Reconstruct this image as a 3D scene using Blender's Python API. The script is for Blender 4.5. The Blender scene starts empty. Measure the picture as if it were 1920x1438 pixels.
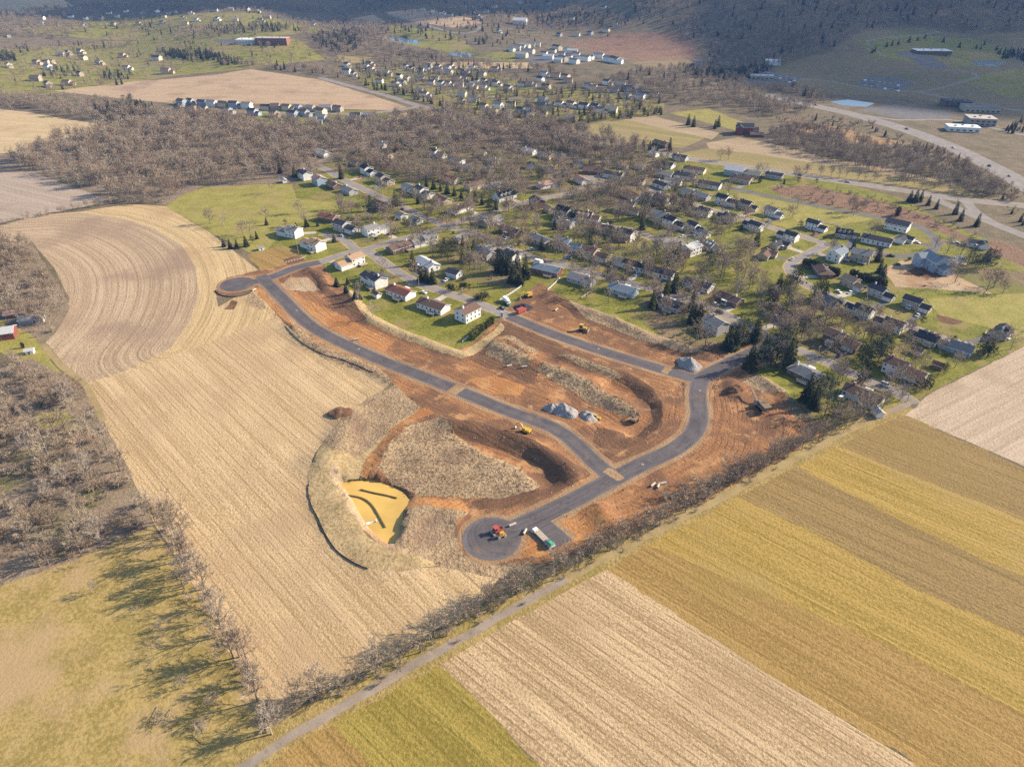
import bpy, math, random
import numpy as np
from mathutils import Vector, Matrix, geometry

# ------------------------------------------------------------------ camera, sky, sun, exposure
scene = bpy.context.scene
COL = scene.collection
CAM_H, PITCH, FPX = 200.0, math.radians(33.3), 1300.0
cam_data = bpy.data.cameras.new("camera")
cam_data.sensor_width = 36.0
cam_data.lens = FPX / 1920.0 * 36.0
cam_data.clip_start = 1.0
cam_data.clip_end = 30000.0
cam = bpy.data.objects.new("camera", cam_data)
cam.location = (0, 0, CAM_H)
cam.rotation_euler = (math.pi / 2 - PITCH, 0, 0)
COL.objects.link(cam)
scene.camera = cam

SUN_EL = math.radians(27.0)
SUN_AZ = math.atan2(0.96, 0.28)            # clockwise from +Y
world = bpy.data.worlds.new("World")
scene.world = world
world.use_nodes = True
wn = world.node_tree.nodes
sky = wn.new("ShaderNodeTexSky")
sky.sky_type = 'NISHITA'
sky.sun_disc = False
sky.sun_elevation = SUN_EL
sky.sun_rotation = SUN_AZ
sky.altitude = 200
world.node_tree.links.new(sky.outputs[0], wn["Background"].inputs[0])
wn["Background"].inputs[1].default_value = 0.105

sun_data = bpy.data.lights.new("sun", 'SUN')
sun_data.energy = 4.9
sun_data.angle = math.radians(0.5)
sun_data.color = (1.0, 0.855, 0.65)
sun = bpy.data.objects.new("sun", sun_data)
sdir = Vector((math.sin(SUN_AZ) * math.cos(SUN_EL), math.cos(SUN_AZ) * math.cos(SUN_EL), math.sin(SUN_EL)))
sun.rotation_euler = sdir.to_track_quat('Z', 'Y').to_euler()
sun.location = (300, 100, 500)
COL.objects.link(sun)

vs = scene.view_settings
vs.view_transform = 'Standard'
vs.look = 'None'
vs.exposure = 0.98
vs.gamma = 1.0
scene.cycles.use_denoising = False
scene.cycles.denoising_input_passes = 'RGB_ALBEDO_NORMAL'
scene.cycles.denoising_prefilter = 'ACCURATE'
scene.cycles.max_bounces = 4
scene.cycles.diffuse_bounces = 1
scene.cycles.glossy_bounces = 2
scene.cycles.volume_bounces = 0
scene.cycles.transparent_max_bounces = 6
scene.cycles.sample_clamp_indirect = 4.0

rnd = random.Random(11)

# ------------------------------------------------------------------ small maths
def sstep(t):
    t = min(1.0, max(0.0, t)); return t * t * (3 - 2 * t)

def base1(x, y):
    """large shape of the land: flat valley, rolling hills far left, a wooded mountain far right"""
    m = 240 * sstep((y - 1230 - 0.30 * (x - 300)) / 1500) * sstep((x - 60) / 420)
    r = sstep((y - 850) / 700)
    hills = r * (9 * math.sin(x / 170 + 0.6) * math.sin(y / 150 + 0.4) + 7 * math.sin(x / 90 + y / 210))
    rise = 55 * sstep((y - 1300) / 1600)
    return m + hills + rise

def np_sstep(t):
    t = np.clip(t, 0, 1); return t * t * (3 - 2 * t)

def base_np(x, y):
    m = 240 * np_sstep((y - 1230 - 0.30 * (x - 300)) / 1500) * np_sstep((x - 60) / 420)
    r = np_sstep((y - 850) / 700)
    hills = r * (9 * np.sin(x / 170 + 0.6) * np.sin(y / 150 + 0.4) + 7 * np.sin(x / 90 + y / 210))
    rise = 55 * np_sstep((y - 1300) / 1600)
    return m + hills + rise

CP, SP = math.cos(PITCH), math.sin(PITCH)
def at(px, py):
    """the point of the land seen at a place of the photograph"""
    u, v = (px - 960) / FPX, (py - 719) / FPX
    dx, dy, dz = u, CP - v * SP, -SP - v * CP
    if dz > -0.03: dz = -0.03
    t = -CAM_H / dz
    if t * dy < 820: return (t * dx, t * dy)
    lo, s = 600.0, 25.0
    t = lo
    while t < 6000:
        if CAM_H + t * dz < base1(t * dx, t * dy): break
        t += s
    a, b = t - s, t
    for _ in range(12):
        c = (a + b) / 2
        if CAM_H + c * dz < base1(c * dx, c * dy): b = c
        else: a = c
    return (b * dx, b * dy)

def P(*pts):
    return [at(*p) for p in pts]

def smooth(pts, step):
    """Catmull-Rom through the points, resampled"""
    out = []
    n = len(pts)
    for i in range(n - 1):
        p0, p1, p2, p3 = pts[max(0, i - 1)], pts[i], pts[i + 1], pts[min(n - 1, i + 2)]
        d = math.dist(p1, p2)
        k = max(1, int(d / step))
        for j in range(k):
            t = j / k
            out.append(tuple(0.5 * (2 * p1[c] + (p2[c] - p0[c]) * t + (2 * p0[c] - 5 * p1[c] + 4 * p2[c] - p3[c]) * t * t
                             + (3 * p1[c] - p0[c] - 3 * p2[c] + p3[c]) * t ** 3) for c in (0, 1)))
    out.append(tuple(pts[-1]))
    return out

def buffer(line, w):
    L, R = [], []
    n = len(line)
    for i in range(n):
        a, b = line[max(0, i - 1)], line[min(n - 1, i + 1)]
        dx, dy = b[0] - a[0], b[1] - a[1]
        d = math.hypot(dx, dy) or 1
        nx, ny = -dy / d * w / 2, dx / d * w / 2
        L.append((line[i][0] + nx, line[i][1] + ny)); R.append((line[i][0] - nx, line[i][1] - ny))
    return L + R[::-1]

def circle(c, r, n=28, ry=None):
    return [(c[0] + r * math.cos(k * 2 * math.pi / n), c[1] + (ry or r) * math.sin(k * 2 * math.pi / n)) for k in range(n)]

def vnoise(x, y, seed=0):
    """value noise on numpy arrays"""
    xi, yi = np.floor(x), np.floor(y)
    xf, yf = x - xi, y - yi
    def h(a, b):
        s = np.sin(a * 127.1 + b * 311.7 + seed * 74.7) * 43758.5453
        return s - np.floor(s)
    u, v = xf * xf * (3 - 2 * xf), yf * yf * (3 - 2 * yf)
    return (h(xi, yi) * (1 - u) + h(xi + 1, yi) * u) * (1 - v) + (h(xi, yi + 1) * (1 - u) + h(xi + 1, yi + 1) * u) * v

def dist_line(x, y, line):
    d = np.full(np.shape(x), 1e9)
    for (ax, ay), (bx, by) in zip(line[:-1], line[1:]):
        ex, ey = bx - ax, by - ay
        t = np.clip(((x - ax) * ex + (y - ay) * ey) / (ex * ex + ey * ey + 1e-9), 0, 1)
        d = np.minimum(d, np.hypot(x - ax - t * ex, y - ay - t * ey))
    return d

def inside(x, y, poly):
    c = np.zeros(np.shape(x), bool)
    n = len(poly)
    for i in range(n):
        x1, y1 = poly[i]; x2, y2 = poly[(i + 1) % n]
        if y1 == y2: continue
        k = ((y1 > y) != (y2 > y)) & (x < (x2 - x1) * (y - y1) / (y2 - y1) + x1)
        c ^= k
    return c

# ------------------------------------------------------------------ relief of the building site
BERMS = []   # (line, half width, height)
PITS = []    # (polygon, depth, slope)
def berm(hw, h, *px): BERMS.append((smooth(P(*px), 4), hw, h))
def pit(d, s, *px): PITS.append((P(*px), d, s))
POND_PX = [(637, 903), (690, 897), (725, 906), (752, 918), (768, 935), (757, 955), (752, 985), (745, 1010), (737, 1021), (715, 1008), (690, 985), (672, 955), (655, 925)]
pit(1.3, 5, *POND_PX)
berm(9, 1.0, (606, 868), (618, 905), (645, 965), (680, 1018), (725, 1052), (785, 1060))
berm(5, 1.8, (758, 1010), (772, 975), (800, 958), (850, 965))
pit(3.2, 8, (1040, 752), (1120, 722), (1168, 705), (1208, 733), (1231, 764), (1226, 790), (1196, 818), (1150, 800))
berm(5.5, 2.6, (1022, 690), (1080, 712), (1140, 738), (1190, 765))
berm(4.5, 2.2, (1062, 672), (1120, 690), (1165, 705))
berm(6, 3.0, (930, 652), (970, 672), (990, 682))
berm(4, 1.8, (945, 640), (1000, 668))
pit(2.6, 8, (845, 808), (905, 800), (990, 838), (1042, 872), (1052, 902), (1020, 915), (975, 872), (900, 842))
berm(5, 2.2, (850, 795), (930, 815), (1010, 842), (1062, 880), (1085, 900))
berm(3.5, 1.1, (545, 608), (570, 640), (640, 672), (690, 690), (735, 718))
berm(4.5, 1.9, (1030, 556), (1080, 578), (1150, 602), (1210, 630), (1275, 652), (1330, 668))
berm(4, 1.8, (655, 552), (690, 597), (760, 628), (830, 655), (872, 668))
berm(7, 1.8, (650, 780), (640, 830), (620, 865))
berm(4, 1.2, (700, 905), (720, 850), (760, 800))
berm(4, 2.2, (575, 505), (600, 520), (612, 545))
berm(4.5, 2.0, (1375, 720), (1380, 745))
berm(4, 2.2, (1430, 715), (1465, 738))
berm(5, 2.0, (1465, 790), (1480, 815))
berm(5, 2.4, (1100, 940), (1140, 975), (1150, 990))
SITE = P((390, 500), (520, 500), (600, 490), (660, 530), (760, 600), (880, 640), (960, 570), (1040, 540), (1300, 640), (1470, 660), (1600, 790), (1150, 1020), (900, 1080), (720, 1090), (560, 1000), (560, 860), (640, 760), (500, 640))
_sx = [p[0] for p in SITE]; _sy = [p[1] for p in SITE]
SITE_BB = (min(_sx) - 15, max(_sx) + 15, min(_sy) - 15, max(_sy) + 15)

def local_np(x, y):
    h = np.zeros(np.shape(x))
    m = (x > SITE_BB[0]) & (x < SITE_BB[1]) & (y > SITE_BB[2]) & (y < SITE_BB[3])
    if not m.any(): return h
    X, Y = x[m], y[m]
    z = np.zeros(X.shape)
    for line, hw, hh in BERMS:
        d = dist_line(X, Y, line)
        z += hh * np.exp(-(d / hw) ** 2) * (0.8 + 0.4 * vnoise(X / 7, Y / 7, 3))
    for poly, dep, sl in PITS:
        d = dist_line(X, Y, poly + [poly[0]])
        s = np.where(inside(X, Y, poly), d, -d)
        z -= dep * np_sstep(s / sl + 0.5)
    ins = inside(X, Y, SITE)
    z += ins * (0.5 * (vnoise(X / 9, Y / 9, 1) - 0.5) + 0.5 * (vnoise(X / 3.7, Y / 3.7, 2) - 0.5))
    h[m] = z
    return h

ROADS_NEW = []   # filled below; the site is levelled along them
def ground_np(x, y):
    x = np.asarray(x, float); y = np.asarray(y, float)
    l = local_np(x, y)
    m = np.abs(l) > 1e-6
    if m.any():
        f = np.ones(m.sum())
        for line, w in ROADS_NEW:
            f = np.minimum(f, np_sstep((dist_line(x[m], y[m], line) - w / 2 - 0.5) / 4))
        l[m] *= f
    return base_np(x, y) + l + 0.5 * (vnoise(x / 60, y / 60, 5) - 0.5) * (y < 900)

def gz(x, y):
    return float(ground_np(np.array([x]), np.array([y]))[0])
# ------------------------------------------------------------------ materials
MATS = {}
def new_mat(key):
    m = bpy.data.materials.new(key); m.use_nodes = True
    MATS[key] = m
    nt = m.node_tree
    b = nt.nodes["Principled BSDF"]
    b.inputs["Roughness"].default_value = 0.9
    b.inputs["Specular IOR Level"].default_value = 0.15
    return m, nt, b

def N(nt, kind, **kw):
    n = nt.nodes.new(kind)
    for k, v in kw.items(): setattr(n, k, v)
    return n

def mathn(nt, op, a, b=None, c=None):
    n = N(nt, "ShaderNodeMath", operation=op)
    for i, v in enumerate((a, b, c)):
        if v is None: continue
        if isinstance(v, (int, float)): n.inputs[i].default_value = v
        else: nt.links.new(v, n.inputs[i])
    return n.outputs[0]

def noise(nt, vec, scale, detail=2, rough=0.55):
    n = N(nt, "ShaderNodeTexNoise")
    n.inputs["Scale"].default_value = scale
    n.inputs["Detail"].default_value = detail
    n.inputs["Roughness"].default_value = rough
    nt.links.new(vec, n.inputs["Vector"])
    return n.outputs["Fac"]

def remap(nt, val, a, b, c=0.0, d=1.0):
    n = N(nt, "ShaderNodeMapRange", interpolation_type='SMOOTHSTEP')
    n.inputs[1].default_value = a; n.inputs[2].default_value = b
    n.inputs[3].default_value = c; n.inputs[4].default_value = d
    nt.links.new(val, n.inputs[0])
    return n.outputs[0]

def mix(nt, f, a, b, blend='MIX'):
    n = N(nt, "ShaderNodeMix", data_type='RGBA', blend_type=blend)
    if isinstance(f, (int, float)): n.inputs[0].default_value = f
    else: nt.links.new(f, n.inputs[0])
    for i, v in ((6, a), (7, b)):
        if isinstance(v, tuple): n.inputs[i].default_value = (*v, 1)
        else: nt.links.new(v, n.inputs[i])
    return n.outputs[2]

def bump(nt, b, height, strength, dist):
    n = N(nt, "ShaderNodeBump")
    n.inputs["Strength"].default_value = strength
    n.inputs["Distance"].default_value = dist
    nt.links.new(height, n.inputs["Height"])
    nt.links.new(n.outputs[0], b.inputs["Normal"])

def row_vec(nt, pos, d=None, attr=False, stretch=0.03):
    """a coordinate that runs fast across the rows and slowly along them"""
    if attr:
        a = N(nt, "ShaderNodeAttribute", attribute_name="row")
        v = a.outputs["Fac"]
        sep = N(nt, "ShaderNodeSeparateXYZ"); nt.links.new(pos, sep.inputs[0])
        u = mathn(nt, 'MULTIPLY', mathn(nt, 'ADD', sep.outputs[0], sep.outputs[1]), stretch)
    else:
        l = math.hypot(*d); dx, dy = d[0] / l, d[1] / l
        def dot(vx, vy):
            n = N(nt, "ShaderNodeVectorMath", operation='DOT_PRODUCT')
            nt.links.new(pos, n.inputs[0]); n.inputs[1].default_value = (vx, vy, 0)
            return n.outputs["Value"]
        v = dot(-dy, dx); u = mathn(nt, 'MULTIPLY', dot(dx, dy), stretch)
    c = N(nt, "ShaderNodeCombineXYZ")
    nt.links.new(u, c.inputs[0]); nt.links.new(v, c.inputs[1])
    return c.outputs[0]

def field(key, c1, c2, c3, d=None, attr=False, streak=1.0, broad=0.16, fine=0.75, blotch=0.018, b3=(0.52, 0.72), grain=0.9, per=6.5, lines=0.55, tram=0.0):
    """crop land: rows, drilled passes, grain and large soil blotches"""
    m, nt, b = new_mat(key)
    pos = N(nt, "ShaderNodeNewGeometry").outputs["Position"]
    rv = row_vec(nt, pos, d, attr)
    s1 = noise(nt, rv, broad, 2); s2 = noise(nt, rv, fine, 2)
    g = noise(nt, pos, grain, 3, 0.75)
    g2 = noise(nt, pos, 0.22, 3, 0.6)
    t = mathn(nt, 'MULTIPLY', mathn(nt, 'SUBTRACT', s1, 0.5), 1.6 * streak)
    t = mathn(nt, 'ADD', t, mathn(nt, 'MULTIPLY', mathn(nt, 'SUBTRACT', s2, 0.5), 1.3 * streak))
    t = mathn(nt, 'ADD', t, mathn(nt, 'MULTIPLY', mathn(nt, 'SUBTRACT', g, 0.5), 3.4))
    t = mathn(nt, 'ADD', t, mathn(nt, 'MULTIPLY', mathn(nt, 'SUBTRACT', g2, 0.5), 0.7))
    sv = N(nt, "ShaderNodeSeparateXYZ"); nt.links.new(rv, sv.inputs[0])
    ph = mathn(nt, 'ADD', mathn(nt, 'DIVIDE', sv.outputs[1], per), mathn(nt, 'MULTIPLY', noise(nt, rv, 0.05, 1), 1.5))
    ln = mathn(nt, 'ABSOLUTE', mathn(nt, 'SUBTRACT', mathn(nt, 'FRACT', ph), 0.5))
    ln = mathn(nt, 'SUBTRACT', 1.0, remap(nt, ln, 0.02, 0.17))
    ln = mathn(nt, 'MULTIPLY', ln, remap(nt, g2, 0.34, 0.62))
    t = mathn(nt, 'SUBTRACT', t, mathn(nt, 'MULTIPLY', ln, lines))
    if tram:
        tl = mathn(nt, 'ABSOLUTE', mathn(nt, 'SUBTRACT', mathn(nt, 'FRACT', mathn(nt, 'DIVIDE', mathn(nt, 'ADD', sv.outputs[1], noise(nt, rv, 0.03, 1)), 17.0)), 0.5))
        tl = mathn(nt, 'ABSOLUTE', mathn(nt, 'SUBTRACT', tl, 0.06))
        t = mathn(nt, 'ADD', t, mathn(nt, 'MULTIPLY', mathn(nt, 'MULTIPLY', mathn(nt, 'SUBTRACT', 1.0, remap(nt, tl, 0.008, 0.03)), remap(nt, g2, 0.35, 0.55)), tram))
    f = remap(nt, t, -0.75, 0.65)
    col = mix(nt, f, c1, c2)
    bl = remap(nt, mathn(nt, 'ADD', noise(nt, pos, blotch, 4, 0.6), mathn(nt, 'MULTIPLY', mathn(nt, 'SUBTRACT', s1, 0.5), 0.25)), *b3)
    col = mix(nt, mathn(nt, 'MULTIPLY', bl, 0.75), col, c3)
    nt.links.new(col, b.inputs["Base Color"])
    bump(nt, b, t, 0.45, 0.25)
    return m

def grass(key, c1, c2, c3, patch=0.05, b3=(0.5, 0.7), amt=0.8, bs=0.5):
    m, nt, b = new_mat(key)
    pos = N(nt, "ShaderNodeNewGeometry").outputs["Position"]
    g = noise(nt, pos, 0.7, 3, 0.7); p = noise(nt, pos, 0.09, 3, 0.65); q = noise(nt, pos, patch, 3, 0.6)
    t = mathn(nt, 'ADD', mathn(nt, 'MULTIPLY', mathn(nt, 'SUBTRACT', g, 0.5), 2.8), mathn(nt, 'MULTIPLY', mathn(nt, 'SUBTRACT', p, 0.5), 1.8))
    col = mix(nt, remap(nt, t, -0.5, 0.5), c1, c2)
    col = mix(nt, mathn(nt, 'MULTIPLY', remap(nt, q, *b3), amt), col, c3)
    nt.links.new(col, b.inputs["Base Color"])
    bump(nt, b, t, bs, 0.35)
    return m

def dirt(key, c1, c2, c3, c4):
    """graded subsoil with tyre and track marks"""
    m, nt, b = new_mat(key)
    pos = N(nt, "ShaderNodeNewGeometry").outputs["Position"]
    g = noise(nt, pos, 0.9, 3, 0.75); p = noise(nt, pos, 0.035, 3, 0.6); q = noise(nt, pos, 0.09, 4, 0.65)
    r1 = noise(nt, row_vec(nt, pos, attr=True, stretch=0.09), 0.5, 3, 0.6)
    w = N(nt, "ShaderNodeTexWave", wave_type='BANDS', bands_direction='DIAGONAL')
    w.inputs["Scale"].default_value = 0.16; w.inputs["Distortion"].default_value = 9
    w.inputs["Detail"].default_value = 3; w.inputs["Detail Scale"].default_value = 0.35
    nt.links.new(pos, w.inputs["Vector"])
    t = mathn(nt, 'ADD', mathn(nt, 'MULTIPLY', mathn(nt, 'SUBTRACT', g, 0.5), 2.0), mathn(nt, 'MULTIPLY', mathn(nt, 'SUBTRACT', r1, 0.5), 1.5))
    t = mathn(nt, 'ADD', t, mathn(nt, 'MULTIPLY', mathn(nt, 'SUBTRACT', w.outputs["Fac"], 0.5), 0.12))
    at_ = N(nt, "ShaderNodeAttribute", attribute_name="row").outputs["Fac"]
    rut = mathn(nt, 'ABSOLUTE', mathn(nt, 'SUBTRACT', mathn(nt, 'FRACT', mathn(nt, 'ADD', mathn(nt, 'DIVIDE', at_, 2.6), mathn(nt, 'MULTIPLY', noise(nt, pos, 0.035, 2), 5.0))), 0.5))
    rut = mathn(nt, 'MULTIPLY', mathn(nt, 'SUBTRACT', 1.0, remap(nt, rut, 0.05, 0.2)), remap(nt, noise(nt, pos, 0.05, 2), 0.48, 0.58))
    t = mathn(nt, 'SUBTRACT', t, mathn(nt, 'MULTIPLY', rut, 0.4))
    col = mix(nt, remap(nt, t, -0.75, 0.6), c1, c2)
    col = mix(nt, mathn(nt, 'MULTIPLY', remap(nt, p, 0.45, 0.58), 0.85), col, c3)
    col = mix(nt, mathn(nt, 'MULTIPLY', remap(nt, q, 0.52, 0.66), 0.75), col, c4)
    sp = remap(nt, noise(nt, pos, 1.9, 2, 0.5), 0.70, 0.76)
    col = mix(nt, mathn(nt, 'MULTIPLY', sp, 0.7), col, (0.5, 0.42, 0.33))
    nt.links.new(col, b.inputs["Base Color"])
    bump(nt, b, t, 0.6, 0.35)
    return m

def asphalt(key, c1, c2, d=None, rough=0.85, wear=0.4):
    m, nt, b = new_mat(key)
    pos = N(nt, "ShaderNodeNewGeometry").outputs["Position"]
    g = noise(nt, pos, 1.6, 2, 0.7); p = noise(nt, pos, 0.12, 3, 0.6)
    t = mathn(nt, 'ADD', mathn(nt, 'MULTIPLY', g, 0.5), mathn(nt, 'MULTIPLY', p, 0.7))
    col = mix(nt, remap(nt, t, 0.4, 0.8), c1, c2)
    if key == "asphalt_new":
        rr = noise(nt, row_vec(nt, pos, attr=True, stretch=0.04), 1.1, 2)
        col = mix(nt, remap(nt, rr, 0.42, 0.62, 0.0, 0.3), col, tuple(c * 1.55 for c in c2))
        mud = mathn(nt, 'MULTIPLY', remap(nt, noise(nt, pos, 0.05, 4, 0.7), 0.56, 0.72), 0.45)
        col = mix(nt, mud, col, (0.30, 0.20, 0.13))
    pt = remap(nt, noise(nt, pos, 0.33, 2, 0.5), 0.63, 0.68)
    col = mix(nt, mathn(nt, 'MULTIPLY', pt, wear), col, tuple(c * 0.62 for c in c1))
    nt.links.new(col, b.inputs["Base Color"])
    b.inputs["Roughness"].default_value = rough
    bump(nt, b, g, 0.2, 0.05)
    return m

def plain(key, c, rough=0.8, var=0.18, scale=0.9, spec=0.2, metal=0.0, objvar=0.0):
    """painted, timber or metal surface with weathering"""
    if key in MATS: return MATS[key]
    m, nt, b = new_mat(key)
    tc = N(nt, "ShaderNodeTexCoord").outputs["Object"]
    g = noise(nt, tc, scale, 4, 0.65)
    lo = tuple(x * (1 - var) for x in c); hi = tuple(min(1, x * (1 + var)) for x in c)
    col = mix(nt, remap(nt, g, 0.3, 0.7), lo, hi)
    if objvar:
        oi = N(nt, "ShaderNodeObjectInfo").outputs["Random"]
        col = mix(nt, mathn(nt, 'MULTIPLY', oi, objvar), col, tuple(x * 0.45 for x in c))
    nt.links.new(col, b.inputs["Base Color"])
    b.inputs["Roughness"].default_value = rough
    b.inputs["Specular IOR Level"].default_value = spec
    b.inputs["Metallic"].default_value = metal
    return m

def shingle(key, c):
    m, nt, b = new_mat(key)
    tc = N(nt, "ShaderNodeTexCoord").outputs["Object"]
    g = noise(nt, tc, 1.8, 4, 0.7)
    w = N(nt, "ShaderNodeTexWave", bands_direction='Z'); w.inputs["Scale"].default_value = 2.4
    w.inputs["Distortion"].default_value = 1.2
    nt.links.new(tc, w.inputs["Vector"])
    t = mathn(nt, 'ADD', g, mathn(nt, 'MULTIPLY', w.outputs["Fac"], 0.25))
    col = mix(nt, remap(nt, t, 0.35, 0.9), tuple(x * 0.72 for x in c), tuple(x * 1.3 for x in c))
    nt.links.new(col, b.inputs["Base Color"])
    bump(nt, b, t, 0.3, 0.05)
    return m

def siding(key, c):
    m, nt, b = new_mat(key)
    tc = N(nt, "ShaderNodeTexCoord").outputs["Object"]
    w = N(nt, "ShaderNodeTexWave", bands_direction='Z'); w.inputs["Scale"].default_value = 1.6
    w.wave_profile = 'SAW'
    nt.links.new(tc, w.inputs["Vector"])
    g = noise(nt, tc, 0.5, 4, 0.6)
    col = mix(nt, remap(nt, g, 0.3, 0.75), tuple(x * 0.86 for x in c), tuple(min(1, x * 1.05) for x in c))
    nt.links.new(col, b.inputs["Base Color"])
    bump(nt, b, w.outputs["Fac"], 0.25, 0.03)
    b.inputs["Roughness"].default_value = 0.7
    return m

def leafy(key, c1, c2, sub=0.0, objvar=0.5):
    m, nt, b = new_mat(key)
    tc = N(nt, "ShaderNodeTexCoord").outputs["Object"]
    oi = N(nt, "ShaderNodeObjectInfo").outputs["Random"]
    g = noise(nt, tc, 1.1, 3, 0.7)
    col = mix(nt, remap(nt, g, 0.32, 0.68), c1, c2)
    col = mix(nt, mathn(nt, 'MULTIPLY', oi, objvar), col, mix(nt, 1.0, col, (0.55, 0.5, 0.5), 'MULTIPLY'))
    nt.links.new(col, b.inputs["Base Color"])
    return m

D_ROAD = tuple(np.subtract(at(1000, 800), at(700, 672)))
D_MAIN = tuple(np.subtract(at(476, 964), at(307, 779)))
D_RIGHT = tuple(np.subtract(at(1725, 1438), at(1150, 1085)))
D_TOPR = tuple(np.subtract(at(1920, 660), at(1740, 745)))

field("stubble_main", (0.34, 0.232, 0.115), (0.58, 0.42, 0.24), (0.38, 0.26, 0.145), D_MAIN, broad=0.14, b3=(0.46, 0.7), per=3.4, lines=0.6, grain=1.1)
field("stubble_curve", (0.29, 0.205, 0.125), (0.50, 0.37, 0.24), (0.27, 0.185, 0.125), attr=True, streak=1.3, broad=0.13, b3=(0.45, 0.68))
field("stubble_strip", (0.36, 0.25, 0.12), (0.57, 0.42, 0.225), (0.37, 0.25, 0.13), attr=True, broad=0.2)
field("stubble_pale", (0.36, 0.27, 0.18), (0.52, 0.41, 0.30), (0.32, 0.23, 0.15), D_TOPR, broad=0.12)
field("stubble_grey", (0.31, 0.24, 0.175), (0.43, 0.34, 0.265), (0.27, 0.2, 0.15), tuple(np.subtract(at(200, 375), at(0, 330))), broad=0.12)
field("stubble_gold", (0.42, 0.30, 0.15), (0.56, 0.43, 0.25), (0.36, 0.25, 0.13), tuple(np.subtract(at(230, 240), at(0, 225))), broad=0.1)
field("stubble_far", (0.36, 0.245, 0.145), (0.48, 0.35, 0.22), (0.27, 0.18, 0.125), tuple(np.subtract(at(700, 190), at(330, 180))), broad=0.07, b3=(0.48, 0.7))
field("stubble_right", (0.30, 0.205, 0.105), (0.55, 0.40, 0.235), (0.33, 0.225, 0.12), D_RIGHT, broad=0.16, streak=1.2, b3=(0.46, 0.7), per=3.0, lines=0.8, grain=1.1)
field("winter_green", (0.20, 0.155, 0.03), (0.33, 0.25, 0.06), (0.27, 0.18, 0.06), D_RIGHT, tram=0.5, broad=0.12, b3=(0.5, 0.72))
field("winter_yellow", (0.25, 0.173, 0.036), (0.40, 0.27, 0.076), (0.34, 0.235, 0.085), D_RIGHT, tram=0.5, broad=0.12, b3=(0.5, 0.72))
field("winter_brown", (0.20, 0.135, 0.048), (0.31, 0.208, 0.083), (0.245, 0.17, 0.053), D_RIGHT, tram=0.4, broad=0.12, b3=(0.5, 0.72))
field("winter_tan", (0.235, 0.15, 0.044), (0.365, 0.233, 0.082), (0.27, 0.185, 0.048), D_RIGHT, tram=0.5, broad=0.1, b3=(0.5, 0.7))
field("far_green", (0.21, 0.17, 0.06), (0.33, 0.26, 0.11), (0.30, 0.22, 0.12), tuple(np.subtract(at(1700, 352), at(1330, 300))), broad=0.06)
field("far_tan", (0.30, 0.22, 0.13), (0.42, 0.31, 0.19), (0.25, 0.18, 0.10), tuple(np.subtract(at(1700, 352), at(1330, 300))), broad=0.06)
grass("brush", (0.13, 0.10, 0.062), (0.22, 0.165, 0.10), (0.12, 0.105, 0.05), b3=(0.45, 0.65))
grass("litter", (0.15, 0.11, 0.06), (0.25, 0.185, 0.10), (0.16, 0.155, 0.035), b3=(0.44, 0.6), patch=0.03)
grass("wood_floor", (0.19, 0.14, 0.095), (0.29, 0.22, 0.15), (0.15, 0.14, 0.05), b3=(0.52, 0.7), patch=0.03)
grass("lawn", (0.115, 0.118, 0.016), (0.235, 0.222, 0.036), (0.25, 0.185, 0.075), b3=(0.50, 0.66), patch=0.045, bs=0.3)
grass("lawn_far", (0.15, 0.145, 0.03), (0.28, 0.25, 0.06), (0.27, 0.20, 0.09), b3=(0.48, 0.68), patch=0.012, bs=0.3)
grass("park", (0.21, 0.19, 0.04), (0.33, 0.28, 0.075), (0.30, 0.225, 0.09), patch=0.04, bs=0.3)
grass("pasture", (0.24, 0.178, 0.05), (0.395, 0.288, 0.108), (0.40, 0.28, 0.15), patch=0.026, b3=(0.46, 0.62), bs=0.25)
grass("verge", (0.24, 0.175, 0.06), (0.37, 0.27, 0.105), (0.24, 0.19, 0.05), patch=0.08)
grass("dry_grass", (0.24, 0.165, 0.095), (0.41, 0.295, 0.175), (0.22, 0.145, 0.095), patch=0.05, b3=(0.5, 0.7), bs=0.9)
grass("bank_grass", (0.30, 0.215, 0.105), (0.47, 0.345, 0.18), (0.40, 0.285, 0.145), patch=0.04, bs=0.4)
grass("red_brush", (0.17, 0.095, 0.06), (0.27, 0.165, 0.10), (0.13, 0.08, 0.06), patch=0.03, bs=0.9)
grass("meadow_tan", (0.17, 0.13, 0.065), (0.25, 0.19, 0.10), (0.15, 0.14, 0.05), patch=0.008, bs=0.3)
grass("orange_field", (0.27, 0.16, 0.075), (0.37, 0.235, 0.12), (0.22, 0.14, 0.07), patch=0.02, bs=0.3)
dirt("dirt", (0.175, 0.08, 0.036), (0.36, 0.18, 0.08), (0.165, 0.088, 0.05), (0.47, 0.26, 0.115))
dirt("dirt_dark_and_shade", (0.10, 0.052, 0.028), (0.20, 0.11, 0.06), (0.14, 0.075, 0.042), (0.23, 0.125, 0.062))  # dark soil; also the painted shade on banks turned from the sun
dirt("dirt_orange", (0.30, 0.135, 0.048), (0.50, 0.245, 0.095), (0.35, 0.155, 0.055), (0.46, 0.26, 0.11))
dirt("shoulder", (0.26, 0.165, 0.09), (0.38, 0.255, 0.145), (0.27, 0.16, 0.085), (0.36, 0.2, 0.10))
dirt("soil_pale", (0.36, 0.25, 0.15), (0.50, 0.37, 0.23), (0.33, 0.2, 0.11), (0.42, 0.29, 0.17))
asphalt("asphalt_new", (0.078, 0.068, 0.07), (0.122, 0.107, 0.109), wear=0.25)
asphalt("asphalt_binder", (0.11, 0.10, 0.105), (0.16, 0.145, 0.15), wear=0.2)
asphalt("street", (0.21, 0.185, 0.165), (0.30, 0.265, 0.24), wear=0.3)
asphalt("street_dark", (0.12, 0.11, 0.105), (0.18, 0.165, 0.155))
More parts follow.
